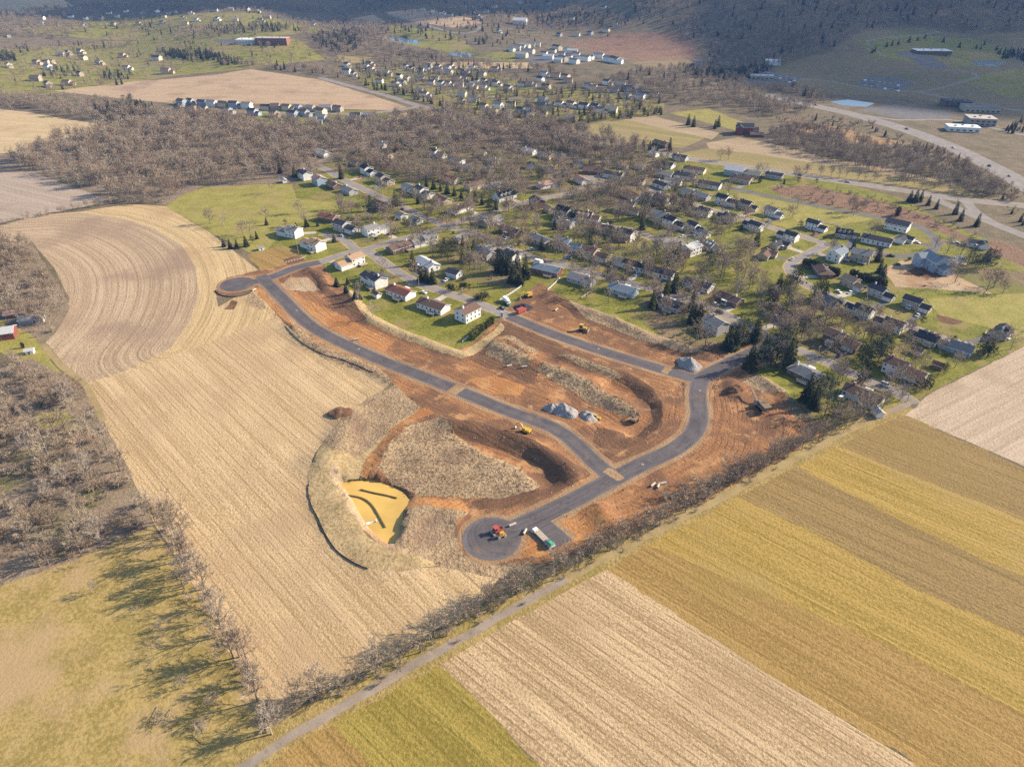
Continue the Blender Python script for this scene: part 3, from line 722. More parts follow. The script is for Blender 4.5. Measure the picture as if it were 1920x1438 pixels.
region("winter_field", "winter_green", [(360,2000),(460,1455),(700,1312),(822,1248),(835,1255),(1030,1452),(1180,2000)], 1.0, 3)
region("winter_field", "winter_tan", [(350,2000),(460,1455),(600,1372),(628,1362),(700,1450),(780,2000)], 1.0, 3)
region("stubble_field", "stubble_right", [(828,1246),(900,1200),(1062,1106),(1140,1066),(1400,1236),(1760,1458),(1950,2000),(1180,2000),(1030,1452)], 0.4, 5)
region("winter_field", "winter_tan", [(1140,1066),(1212,1020),(1297,1055),(1479,1130),(1671,1211),(1960,1360),(2500,1660),(2500,2000),(1950,2000),(1760,1458),(1400,1236)], 1.0, 3)
region("winter_field", "winter_yellow", [(1212,1020),(1310,970),(1385,932),(1551,1010),(1719,1106),(1960,1210),(2200,1320),(2200,1500),(1960,1360),(1671,1211),(1479,1130),(1297,1055)], 1.0, 3)
region("winter_field", "winter_brown", [(1385,932),(1440,902),(1498,876),(1719,991),(1960,1100),(2200,1200),(2200,1320),(1960,1210),(1719,1106),(1551,1010)], 1.0, 3)
region("winter_field", "winter_yellow", [(1498,876),(1572,836),(1738,902),(1960,992),(2200,1080),(2200,1200),(1960,1100),(1719,991)], 1.0, 3)
region("winter_field", "winter_brown", [(1572,836),(1690,776),(1960,893),(2200,990),(2200,1080),(1960,992),(1738,902)], 1.0, 3)
region("stubble_field", "stubble_pale", [(1698,778),(1745,738),(1920,650),(2200,540),(2200,980),(1960,890),(1720,786)], 0.5, 5)
# the building site
region("site_soil", "dirt", [(403,548),(425,520),(480,508),(560,492),(602,488),(612,510),(655,548),(692,603),(745,622),(800,648),(850,665),(890,642),(945,590),(985,548),(1012,530),(1045,553),(1100,590),(1200,630),(1250,655),(1290,652),(1340,672),(1400,655),(1440,650),(1450,680),(1405,700),(1470,742),(1490,785),(1562,792),(1540,815),(1450,870),(1320,938),(1180,1002),(1100,1035),(1010,1055),(935,1057),(868,1025),(850,990),(870,960),(800,938),(765,940),(758,925),(712,903),(680,895),(690,860),(740,800),(790,765),(735,720),(690,690),(640,670),(585,650),(545,615),(520,590),(490,556),(470,543),(440,556),(415,556)], 0.9, 3)
region("graded_soil", "dirt_orange", [(495,530),(520,522),(570,560),(640,590),(690,618),(740,640),(720,660),(640,632),(570,590),(530,560)], 1.2, 3)
region("graded_soil", "dirt_orange", [(470,540),(492,540),(560,610),(610,640),(720,690),(700,690),(600,648),(545,610)], 0.8, 3)
region("graded_soil", "dirt_orange", [(1040,1000),(1060,965),(1110,950),(1150,975),(1140,1000),(1080,1015)], 1.0, 3)
region("graded_soil", "dirt_orange", [(980,990),(1005,985),(1040,1030),(1010,1045),(965,1045)], 1.0, 3)
region("graded_soil", "dirt_orange", [(800,762),(760,775),(725,800),(695,842),(672,890),(690,897),(705,860),(735,815),(770,790),(815,775)], 0.7, 2.5)
region("graded_soil", "dirt_orange", [(757,940),(800,932),(870,940),(880,955),(860,985),(850,985),(850,965),(800,952),(760,955)], 0.7, 2.5)
region("soil_patch", "soil_pale", [(520,540),(545,520),(575,520),(600,545),(570,548)], 1.0, 3)
region("dark_and_shaded_soil", "dirt_dark_and_shade", [(575,502),(602,510),(620,545),(650,565),(655,585),(625,570),(600,545),(585,520)], 1.0, 3)
region("dark_and_shaded_soil", "dirt_dark_and_shade", [(900,640),(945,600),(980,612),(1060,650),(1150,690),(1215,720),(1245,760),(1240,800),(1190,835),(1140,862),(1130,850),(1190,815),(1225,785),(1222,755),(1180,718),(1100,690),(1010,655),(940,630)], 1.0, 3)  # dark soil, with the shade of the pit's right bank painted in
region("dark_and_shaded_soil", "dirt_dark_and_shade", [(830,790),(900,795),(1000,828),(1070,870),(1110,890),(1060,915),(960,950),(900,955),(880,940),(960,925),(1030,910),(1045,890),(1000,860),(930,835),(860,815)], 1.0, 3)  # shade on the left-facing ditch slope, put into the soil colour
region("dark_and_shaded_soil", "dirt_dark_and_shade", [(1010,540),(1050,555),(1110,585),(1200,622),(1260,648),(1330,672),(1280,670),(1180,640),(1080,595)], 1.0, 3)  # dark strip paints the shade along the grassy bank
region("dark_and_shaded_soil", "dirt_dark_and_shade", [(860,668),(920,655),(1010,700),(1000,720),(920,690)], 1.0, 3)
region("dark_and_shaded_soil", "dirt_dark_and_shade", [(1350,640),(1430,645),(1410,668),(1340,680),(1290,672)], 1.0, 3)
region("graded_soil", "dirt_orange", [(880,712),(925,705),(985,722),(970,740),(915,738)], 1.2, 3)
region("graded_soil", "dirt_dark_and_shade", [(1120,800),(1170,812),(1180,830),(1140,845),(1110,830)], 1.0, 3)
region("tall_grass", "dry_grass", [(708,880),(730,835),(775,795),(830,780),(852,812),(900,842),(975,872),(1012,905),(1000,918),(940,935),(860,932),(790,930),(735,905)], 0.8, 3)
region("tall_grass", "dry_grass", [(1008,696),(1022,686),(1080,706),(1150,738),(1196,765),(1185,778),(1120,752),(1050,722)], 0.8, 3)
region("tall_grass", "dry_grass", [(1045,668),(1070,668),(1130,690),(1168,708),(1150,710),(1090,690)], 0.6, 3)
region("tall_grass", "dry_grass", [(912,650),(930,643),(975,662),(1000,680),(985,690),(940,680),(912,665)], 0.6, 3)
region("tall_grass", "dry_grass", [(938,632),(960,630),(1010,660),(1005,672),(975,660)], 0.6, 3)
region("tall_grass", "dry_grass", [(545,605),(560,604),(590,640),(640,662),(700,682),(735,712),(735,722),(690,700),(630,680),(575,655)], 0.8, 3)
region("tall_grass", "bank_grass", [(650,548),(660,545),(700,592),(760,622),(830,648),(870,660),(925,620),(940,605),(948,615),(905,655),(870,675),(820,660),(750,634),(690,608)], 0.8, 3)
region("tall_grass", "dry_grass", [(1060,562),(1110,580),(1200,618),(1290,650),(1330,668),(1280,662),(1190,634),(1100,598)], 0.8, 3)
region("tall_grass", "dry_grass", [(1385,712),(1420,705),(1475,735),(1470,742),(1430,735)], 0.8, 3)
region("tall_grass", "dry_grass", [(462,556),(474,548),(492,565),(500,580),(484,580),(466,570)], 0.6, 2.5)
region("soil_patch", "dirt_dark_and_shade", [(420,580),(436,562),(446,566),(440,580)], 0.6, 2.5)
region("tall_grass", "bank_grass", [(640,790),(690,745),(740,722),(790,765),(735,805),(690,855),(672,895),(637,905),(655,945),(690,1010),(735,1030),(765,1035),(830,1055),(760,1075),(690,1072),(615,1015),(582,950),(577,890),(600,840)], 0.8, 3)
region("tall_grass", "dry_grass", [(640,788),(690,745),(740,722),(788,765),(735,800),(700,835),(668,860),(625,850),(610,830)], 0.8, 3)
region("tall_grass", "dry_grass", [(765,955),(800,950),(880,962),(850,985),(852,1005),(870,1035),(930,1060),(1000,1060),(940,1085),(840,1065),(765,1038),(740,1025),(752,990)], 0.8, 3)
region("garden_plot", "winter_tan", [(462,478),(520,462),(560,468),(575,488),(520,500),(490,508)], 0.6, 3)
region("garden_plot", "dirt_dark_and_shade", [(530,487),(560,478),(572,488),(540,497)], 0.3, 2)
region("sandy_bank", "soil_pale", [(622,872),(637,890),(660,928),(690,985),(737,1022),(770,1035),(760,1042),(725,1033),(682,996),(648,945),(620,895)], 0.8, 3)
wregion("silt_pond", "silt_water", smooth(P(*(POND_PX + [POND_PX[0]])), 3)[:-1], 0.3, 2, "pond of mustard yellow silty water")
for px in ([(722,66),(745,64),(790,76),(783,83),(745,78)], [(838,97),(870,95),(893,101),(875,109),(845,103)], [(1290,118),(1312,114),(1331,119),(1312,125)],
           [(1556,190),(1590,187),(1640,194),(1625,200),(1580,197)], [(1817,113),(1850,112),(1886,118),(1870,123),(1830,118)]):
    region("pond", "pond_water", px, 1.0, 10)
for px in ([(1672,98),(1712,97),(1752,108),(1776,124),(1770,131),(1735,128),(1715,115)], [(1372,148),(1430,133),(1512,146),(1470,156),(1400,156)],
           [(1600,158),(1630,144),(1690,146),(1720,162),(1660,170)], [(1610,206),(1680,196),(1790,212),(1770,226),(1680,222)], [(980,108),(1040,95),(1090,104),(1060,116),(1000,118)], [(395,76),(455,72),(470,80),(420,84)]):
    region("parking_lot", "street_dark", px, 0.3, 15)
for poly, mat in DRIVES: wregion("driveway", mat, poly, 0.0, 6)
wregion("site_entrance", "soil_pale", buffer(P((955, 592), (985, 604)), 9), 0.4, 3)
for line, w, mat, name, phrase in ROADS:
    if mat == "asphalt_new":
        wregion("road_shoulder", "shoulder", buffer(line, w + 5.0), 0.7, 3)
for c, r in ((at(922, 1008), 11.5), (at(445, 533), 11.5)): wregion("road_shoulder", "shoulder", circle(c, r + 2.2), 0.5, 2)
for line, w, mat, name, phrase in ROADS:
    if mat == "street" and phrase: wregion("verge", "bank_grass", buffer(line, w + 2.0), 0.5, 5)
for line, w, mat, name, phrase in sorted(ROADS, key=lambda r: r[2] == "asphalt_new"):
    wregion(name, mat, buffer(line, w), 0.12 if "lane" not in name and "track" not in name else 0.5, 4)
for line, w, mat, name, phrase in ROADS:
    if mat == "asphalt_new": wregion("new_road", "asphalt_binder", buffer(line, w + 0.2), 0.12, 4); wregion("new_road", "asphalt_new", buffer(line, w - 1.3), 0.1, 4)
wregion("turning_circle", "street", circle(at(1258, 455), 11), 0.1, 3)
wregion("new_road", "asphalt_binder", circle(at(922, 1008), 11.6, 36), 0.15, 2)
wregion("new_road", "asphalt_new", circle(at(924, 1007), 10.2, 36), 0.05, 2)
wregion("new_road", "asphalt_new", circle(at(445, 533), 11.2, 36), 0.15, 2)
wregion("new_road", "asphalt_new", buffer(smooth(P((1040, 955), (985, 982), (945, 998)), 4), 8.4), 0.1, 3)
wregion("muddy_crossing", "shoulder", buffer(P((1136, 880), (1152, 890), (1164, 900)), 4.0), 0.5, 1.5)
wregion("muddy_crossing", "shoulder", buffer(P((846, 727), (864, 734)), 8.0), 0.4, 1.5)
wregion("muddy_crossing", "shoulder", buffer(P((1243, 692), (1256, 696)), 7.5), 0.4, 1.5)

def resample(poly, step, jit, seed):
    out = []
    n = len(poly)
    for i in range(n):
        a, b = poly[i], poly[(i + 1) % n]
        d = math.dist(a, b)
        k = max(1, min(400, int(d / step)))
        for j in range(k):
            t = j / k
            out.append((a[0] + (b[0] - a[0]) * t, a[1] + (b[1] - a[1]) * t))
    if jit:
        A = np.array(out)
        s = max(1.5, step * 1.3)
        A[:, 0] += jit * 2 * (vnoise(A[:, 0] / s, A[:, 1] / s, seed) - 0.5)
        A[:, 1] += jit * 2 * (vnoise(A[:, 0] / s + 50, A[:, 1] / s, seed) - 0.5)
        out = [tuple(p) for p in A]
    return out

def build_land():
    pts, edges = [], []
    for i, r in enumerate(REGIONS):
        r[2] = resample(r[2], r[4], r[3], 0 if r[3] < 0.3 else 1)
        o = len(pts)
        pts += r[2]
        edges += [(o + k, o + (k + 1) % len(r[2])) for k in range(len(r[2]))]
    g = random.Random(3)
    zones = [(SITE_BB, 3.0), ((-430, -170, 290, 540), 6.0), ((-420, 520, 40, 760), 13.0), ((-1700, 1700, -250, 2400), 42.0), ((-7000, 7000, -1500, 9000), 300.0)]
    done = []
    for (x0, x1, y0, y1), s in zones:
        ys = y0
        while ys <= y1:
            xs = x0
            while xs <= x1:
                X = xs + g.uniform(-.25, .25) * s; Y = ys + g.uniform(-.25, .25) * s
                if not any(a - s * .3 < X < b + s * .3 and c - s * .3 < Y < d + s * .3 for a, b, c, d in done): pts.append((X, Y))
                xs += s
            ys += s
        done.append((x0, x1, y0, y1))
    V, E, Fs, _, _, _ = geometry.delaunay_2d_cdt([Vector(p) for p in pts], edges, [], 0, 0.02)
    V = np.array([(v.x, v.y) for v in V]); T = np.array([f for f in Fs if len(f) == 3])
    cx, cy = V[T].mean(1).T
    own = np.full(len(T), -1)
    for i, r in enumerate(REGIONS):
        A = np.array(r[2])
        m = (cx >= A[:, 0].min()) & (cx <= A[:, 0].max()) & (cy >= A[:, 1].min()) & (cy <= A[:, 1].max())
        k = np.nonzero(m)[0]
        if len(k): own[k[inside(cx[k], cy[k], r[2])]] = i
    Z = ground_np(V[:, 0], V[:, 1])
    pond = [i for i, r in enumerate(REGIONS) if r[0] == "silt_pond"]
    for i in pond:
        Z[np.unique(T[own == i])] = -1.0
    for i, r in enumerate(REGIONS):
        if r[0] == "pond":
            k = np.unique(T[own == i])
            if len(k): Z[k] = Z[k].min()
    curve = smooth(P(*CURVE_PX), 6)
    # ordered so a region's own name and material make one object
    def emit(name, mat, mask, label=None):
        t = T[mask]
        if len(t) == 0: return None
        k, inv = np.unique(t, return_inverse=True)
        inv = inv.reshape(t.shape)
        me = bpy.data.meshes.new(name)
        co = np.column_stack((V[k], Z[k])).astype(np.float32)
        me.vertices.add(len(k)); me.vertices.foreach_set("co", co.ravel())
        me.loops.add(len(t) * 3); me.loops.foreach_set("vertex_index", inv.ravel().astype(np.int32))
        me.polygons.add(len(t))
        me.polygons.foreach_set("loop_start", np.arange(0, len(t) * 3, 3, dtype=np.int32))
        me.polygons.foreach_set("use_smooth", np.ones(len(t), bool))
        me.update(calc_edges=True)
        if mat in ("stubble_curve", "stubble_strip"):
            a = me.attributes.new("row", 'FLOAT', 'POINT')
            a.data.foreach_set("value", dist_line(V[k, 0], V[k, 1], curve).astype(np.float32))
        elif mat.startswith("dirt") or mat in ("shoulder", "soil_pale", "asphalt_new"):
            a = me.attributes.new("row", 'FLOAT', 'POINT')
            d = np.full(len(k), 1e9)
            for l, w in ROADS_NEW[:4]: d = np.minimum(d, dist_line(V[k, 0], V[k, 1], l[::3] + [l[-1]]))
            a.data.foreach_set("value", d.astype(np.float32))
        me.materials.append(MATS[mat])
        o = bpy.data.objects.new(name, me); COL.objects.link(o)
        o["kind"] = "structure"
        if label: o["label"] = label
        return o
    emit("ground", "brush", own == -1)
    # driveway pieces, shoulders and road strips of one kind join where they meet
    joined = {}
    for i, r in enumerate(REGIONS):
        if r[0] in ("new_road", "road_shoulder", "verge", "muddy_crossing"): joined.setdefault((r[0], r[1]), []).append(i)
        else: emit(r[0], r[1], own == i, r[5])
    for (nm, mt), ids in joined.items(): emit(nm, mt, np.isin(own, ids))
build_land()
# ------------------------------------------------------------------ mesh helpers
class MB:
    def __init__(s): s.v, s.f, s.m = [], [], []
    def add(s, vs, fs, mat=0):
        o = len(s.v); s.v += [tuple(v) for v in vs]; s.f += [tuple(o + i for i in f) for f in fs]; s.m += [mat] * len(fs); return s
    def box(s, c, d, mat=0, rz=0.0, taper=1.0, ry=0.0):
        x, y, z = d[0] / 2, d[1] / 2, d[2] / 2
        pts = []
        for sz in (-1, 1):
            k = taper if sz > 0 else 1
            for sx, sy in ((-1, -1), (1, -1), (1, 1), (-1, 1)):
                p = Vector((sx * x * k, sy * y * k, sz * z))
                if ry: p = Matrix.Rotation(ry, 3, 'Y') @ p
                if rz: p = Matrix.Rotation(rz, 3, 'Z') @ p
                pts.append((p.x + c[0], p.y + c[1], p.z + c[2]))
        return s.add(pts, [(0, 3, 2, 1), (4, 5, 6, 7), (0, 1, 5, 4), (1, 2, 6, 5), (2, 3, 7, 6), (3, 0, 4, 7)], mat)
    def tube(s, a, b, ra, rb, n=5, mat=0, cap=False):
        a, b = Vector(a), Vector(b)
        d = (b - a).normalized() if (b - a).length > 1e-6 else Vector((0, 0, 1))
        u = d.orthogonal().normalized(); w = d.cross(u)
        pts = []
        for p, r in ((a, ra), (b, rb)):
            for k in range(n):
                t = 2 * math.pi * k / n
                q = p + u * (r * math.cos(t)) + w * (r * math.sin(t)); pts.append(q[:])
        fs = [(k, (k + 1) % n, n + (k + 1) % n, n + k) for k in range(n)]
        if cap: fs += [tuple(range(n))[::-1], tuple(range(n, 2 * n))]
        return s.add(pts, fs, mat)
    def prism(s, prof, y0, y1, mat=0):
        """profile in x,z pulled along y"""
        n = len(prof)
        pts = [(x, y0, z) for x, z in prof] + [(x, y1, z) for x, z in prof]
        return s.add(pts, [tuple(range(n)), tuple(range(2 * n - 1, n - 1, -1))] + [(k, n + k, n + (k + 1) % n, (k + 1) % n) for k in range(n)], mat)
    def mesh(s, name, *mats, smooth=False):
        me = bpy.data.meshes.new(name); me.from_pydata(s.v, [], s.f)
        for k in mats: me.materials.append(MATS[k] if isinstance(k, str) else k)
        if len(mats) > 1: me.polygons.foreach_set("material_index", s.m)
        if smooth: me.polygons.foreach_set("use_smooth", [True] * len(s.f))
        me.update(); return me

def link(name, me, parent=None, loc=None, rot=None, scale=None):
    o = bpy.data.objects.new(name, me); COL.objects.link(o)
    if parent is not None: o.parent = parent
    if loc is not None: o.location = loc
    if rot is not None: o.rotation_euler = rot
    if scale is not None: o.scale = (scale,) * 3 if isinstance(scale, (int, float)) else scale
    return o

REG = []     # things waiting for a label of their own: (object, look, place, category, group, px)
def thing(name, cat, look, place, px, loc, rz=0.0, me=None, group=None, scale=None):
    o = link(name, me, None, loc, (0, 0, rz), scale)
    o["category"] = cat
    if group: o["group"] = group
    REG.append((o, look, place, px))
    return o
def screen_x(x, y, z=0.0):
    zc = y * CP - (z - CAM_H) * SP
    return 960 + FPX * x / zc
ORD = {1: "leftmost", 2: "second from left", 3: "third from left", 4: "fourth from left", 5: "fifth from left", 6: "sixth from left", 7: "seventh from left", 8: "eighth from left", 9: "ninth from left"}
def ordinal(k):
    if k in ORD: return ORD[k]
    s = "th" if 10 <= k % 100 <= 20 else {1: "st", 2: "nd", 3: "rd"}.get(k % 10, "th")
    return "%d%s from left" % (k, s)
def write_labels():
    by = {}
    for r in REG: by.setdefault((r[1], r[2]), []).append(r)
    for (look, place), rs in by.items():
        rs.sort(key=lambda r: r[3])
        for k, r in enumerate(rs):
            r[0]["label"] = (look + " " + place) if len(rs) == 1 else "%s %s, %s" % (look, place, ordinal(k + 1) if k < len(rs) - 1 or k < 2 else "rightmost of them")

# ------------------------------------------------------------------ trees: a few grown models of each kind, then copies
def ribbon(mb, a, b, w, mat, g):
    d = (b - a); u = d.cross(Vector((g.uniform(-1, 1), g.uniform(-1, 1), g.uniform(-1, 1)))).normalized() * (w / 2)
    mb.add([a - u, a + u, b], [(0, 1, 2)], mat)

def grow_bare(seed, h, spread=0.32, upright=0.45, tw=0.085, dens=1.0):
    g = random.Random(seed)
    T, Cn = MB(), MB()
    def rdir(d, ang):
        u = d.orthogonal().normalized(); w = d.cross(u)
        t = g.uniform(0, 2 * math.pi)
        return (d * math.cos(ang) + (u * math.cos(t) + w * math.sin(t)) * math.sin(ang)).normalized()
    lean = Vector((g.uniform(-.05, .05), g.uniform(-.05, .05), 1)).normalized()
    top = lean * (h * 0.55)
    r0 = h * 0.017
    T.tube((0, 0, -0.5), lean * (h * .25), r0 * 1.15, r0 * .8, 6)
    T.tube(lean * (h * .25), top, r0 * .8, r0 * .45, 5)
    nl = g.randint(8, 10)
    for i in range(nl):
        s = 0.30 + 0.7 * i / (nl - 1)
        p = lean * (h * .55 * s)
        a = (2.4 * i + g.uniform(-.5, .5))
        out = Vector((math.cos(a), math.sin(a), 0))
        d = (out * (1 - upright * s) + Vector((0, 0, upright + 0.55 * s))).normalized()
        L = h * (spread + 0.12 * (1 - abs(s - .5))) * g.uniform(.8, 1.15)
        q = p + d * L * .55; d2 = (d + Vector((0, 0, .35)) + Vector((g.uniform(-.2, .2), g.uniform(-.2, .2), 0))).normalized(); e = q + d2 * L * .5
        T.tube(p, q, r0 * .42, r0 * .26, 4); T.tube(q, e, r0 * .26, r0 * .1, 3)
        for j in range(int(9 * dens)):
            t = g.uniform(.25, 1.0)
            bp = p + (q - p) * (t / .55) if t < .55 else q + (e - q) * ((t - .55) / .45)
            bd = rdir(d2 if t > .5 else d, g.uniform(.5, 1.0)); bd.z = bd.z * .7 + .25; bd.normalize()
            bl = h * g.uniform(.10, .19)
            be = bp + bd * bl
            ribbon(Cn, bp, be, r0 * .42, 0, g); ribbon(Cn, bp, be, r0 * .42, 0, g)
            for k in range(int(18 * dens)):
                t2 = g.uniform(.25, 1.0); tp = bp + bd * bl * t2
                td = rdir(bd, g.uniform(.35, .95)); td.z += .15
                ribbon(Cn, tp, tp + td.normalized() * h * g.uniform(.05, .105), tw * h / 14, 0, g)
    return T, Cn

def grow_conifer(seed, h, r, kind):
    g = random.Random(seed)
    T, Cn = MB(), MB()
    T.tube((0, 0, -.5), (0, 0, h * .5), h * .018, h * .012, 5); T.tube((0, 0, h * .5), (0, 0, h * .94), h * .012, .02, 4)
    ph = [g.uniform(0, 6.28) for _ in range(4)]
    if kind == 'pine':
        clumps = []
        for i in range(26):
            z = g.uniform(.25, .97); rr = r * (1.05 - abs(z - .42) * 1.1) * g.uniform(.35, 1.0); a = g.uniform(0, 6.28)
            c = Vector((rr * math.cos(a), rr * math.sin(a), z * h)); clumps.append(c)
            T.tube((0, 0, max(.1, z - .1) * h), c, h * .008, .02, 3)
        for c in clumps:
            for k in range(42):
                d = Vector((g.gauss(0, 1), g.gauss(0, 1), g.gauss(0, .6))).normalized()
                p = c + d * (r * .34 * g.uniform(.3, 1))
                u = d.orthogonal().normalized() * g.uniform(.10, .2); e = p + (d + Vector((0, 0, .3))) * g.uniform(.3, .65)
                Cn.add([p - u, p + u, e], [(0, 1, 2)])
        return T, Cn
    tiers = int(h / .55)
    for i in range(tiers):
        s = i / tiers
        z = h * (.06 + .93 * s)
        if kind == 'column': rad = r * min(1, (1 - s) * 3.2) * (.75 + .25 * math.sin(s * 3.1))
        else: rad = r * (1 - s) ** .85
        nb = max(4, int(11 * (rad / r) + 4))
        for k in range(nb):
            a = 6.28 * k / nb + i * .7 + g.uniform(-.25, .25)
            rr = rad * (0.78 + .2 * math.sin(a * 3 + ph[0] + s * 5) + g.uniform(-.18, .16))
            tip = Vector((math.cos(a) * rr, math.sin(a) * rr, z - rr * (.28 if kind == 'cone' else -.15)))
            root = Vector((math.cos(a) * rr * .25, math.sin(a) * rr * .25, z))
            side = Vector((-math.sin(a), math.cos(a), 0))
            m = root.lerp(tip, .55)
            wd = max(.16, rr * .24)
            Cn.add([root, m - side * wd + Vector((0, 0, -.12)), tip, m + side * wd + Vector((0, 0, -.12))], [(0, 1, 2), (0, 2, 3)])
            for q in range(3):
                t = g.uniform(.45, 1.0); b = root.lerp(tip, t)
                d = Vector((math.cos(a + g.uniform(-1.2, 1.2)), math.sin(a + g.uniform(-1.2, 1.2)), g.uniform(-.5, .45))).normalized()
                u = d.orthogonal().normalized() * g.uniform(.12, .26)
                Cn.add([b - u, b + u, b + d * g.uniform(.4, .85)], [(0, 1, 2)])
    return T, Cn

def grow_shrub(seed, h, r, bare=True):
    g = random.Random(seed)
    T, Cn = MB(), MB()
    for i in range(9):
        a = g.uniform(0, 6.28); e = Vector((math.cos(a) * r * .6, math.sin(a) * r * .6, h * g.uniform(.5, .8)))
        T.tube((0, 0, -.2), e, .05, .015, 3)
        for k in range(26 if bare else 36):
            t = g.uniform(.35, 1); p = e * t
            d = Vector((g.gauss(0, 1), g.gauss(0, 1), g.gauss(.45, .7))).normalized()
            if bare: ribbon(Cn, p, p + d * g.uniform(.5, 1.1) * h * .4, .07, 0, g)
            else:
                u = d.orthogonal().normalized() * g.uniform(.12, .24); b = p + d * r * .45 * g.uniform(.3, 1)
                Cn.add([b - u, b + u, b + d * g.uniform(.25, .5)], [(0, 1, 2)])
    return T, Cn

SRC = bpy.data.collections.new("tree_models")          # joined models, used only by the woods that read as one mass
MODELS = {}
def model(key, grown, bark, leaf, h):
    T, Cn = grown
    J = MB(); J.add(T.v, T.f, 0); J.add(Cn.v, Cn.f, 1)
    o = bpy.data.objects.new("model_" + key, J.mesh("model_" + key, bark, leaf)); SRC.objects.link(o)
    MODELS[key] = dict(trunk=T.mesh(key + "_trunk", bark), crown=Cn.mesh(key + "_crown", leaf), h=h, joined=o)
for i in range(9): model("bare%d" % i, grow_bare(100 + i, 14, .24 + .045 * (i % 4), .36 + .12 * (i % 3), dens=.8 + .15 * (i % 3)), "bark_pale" if i == 6 else "bark", "twig_red" if i in (4, 7) else "twig", 14)
for i in range(3): model("tall%d" % i, grow_bare(140 + i, 20, .20, .75, dens=.9), "bark", "twig", 20)
model("pale0", grow_bare(160, 13, .30, .55), "bark_pale", "twig_pale", 13)
model("pale1", grow_bare(161, 16, .24, .65), "bark_pale", "twig_pale", 16)
for i in range(3): model("spruce%d" % i, grow_conifer(200 + i, 13, 3.2 + .4 * i, 'cone'), "bark", "needle_green" if i == 1 else "needle_dark", 13)
for i in range(2): model("pine%d" % i, grow_conifer(220 + i, 12, 4.2, 'pine'), "bark", "needle_blue" if i else "needle_green", 12)
model("gold0", grow_conifer(230, 11, 3.0, 'cone'), "bark", "needle_gold", 11)
model("column0", grow_conifer(240, 5, 1.0, 'column'), "bark", "hedge_green", 5)
model("column1", grow_conifer(241, 5, 1.2, 'column'), "bark", "needle_dark", 5)
for i in range(2): model("shrub%d" % i, grow_shrub(260 + i, 3, 2.4), "bark", "twig_red" if i else "twig", 3)
model("bush0", grow_shrub(270, 3, 2.2, False), "bark", "needle_dark", 3)
def tuft(seed, n, h, r):
    g = random.Random(seed); mb = MB()
    for i in range(n):
        a = g.uniform(0, 6.28); p = Vector((math.cos(a), math.sin(a), 0)) * r * g.uniform(0, .6)
        e = p + Vector((math.cos(a) * r * g.uniform(.2, 1), math.sin(a) * r * g.uniform(.2, 1), h * g.uniform(.5, 1)))
        ribbon(mb, p, e, .16, 0, g)
    return MB(), mb
model("tuft0", tuft(1, 16, .9, .8), "straw", "straw", 1)
model("tuft1", tuft(2, 12, .7, .9), "straw", "straw_dark", 1)
def rock(seed):
    g = random.Random(seed); mb = MB()
    v = [Vector((math.cos(k * 1.257) * g.uniform(.35, .6), math.sin(k * 1.257) * g.uniform(.35, .6), g.uniform(-.1, .15))) for k in range(5)]
    mb.add(v + [Vector((g.uniform(-.15, .15), g.uniform(-.15, .15), g.uniform(.35, .6)))], [(k, (k + 1) % 5, 5) for k in range(5)])
    return MB(), mb
model("rock0", rock(1), "rock_pale", "rock_pale", 1); model("rock1", rock(2), "rock_pale", "rock_brown", 1)
INDEX = {k: i for i, k in enumerate(sorted(MODELS))}    # order in which Collection Info lists them (by name)

def tree(key, x, y, h, look, place, group, name="bare_tree", cat="tree", rz=None, sx=1.0):
    if name == "evergreen_tree": h, sx = h * 1.22, sx * 1.15
    md = MODELS[key]
    s = h / md["h"]
    rz = rnd.uniform(0, 6.28) if rz is None else rz
    o = thing(name, cat, look, place, screen_x(x, y), (x, y, gz(x, y)), rz, None, group, (s * sx, s * sx, s))
    link("trunk", md["trunk"], o); link("crown", md["crown"], o)
    return o

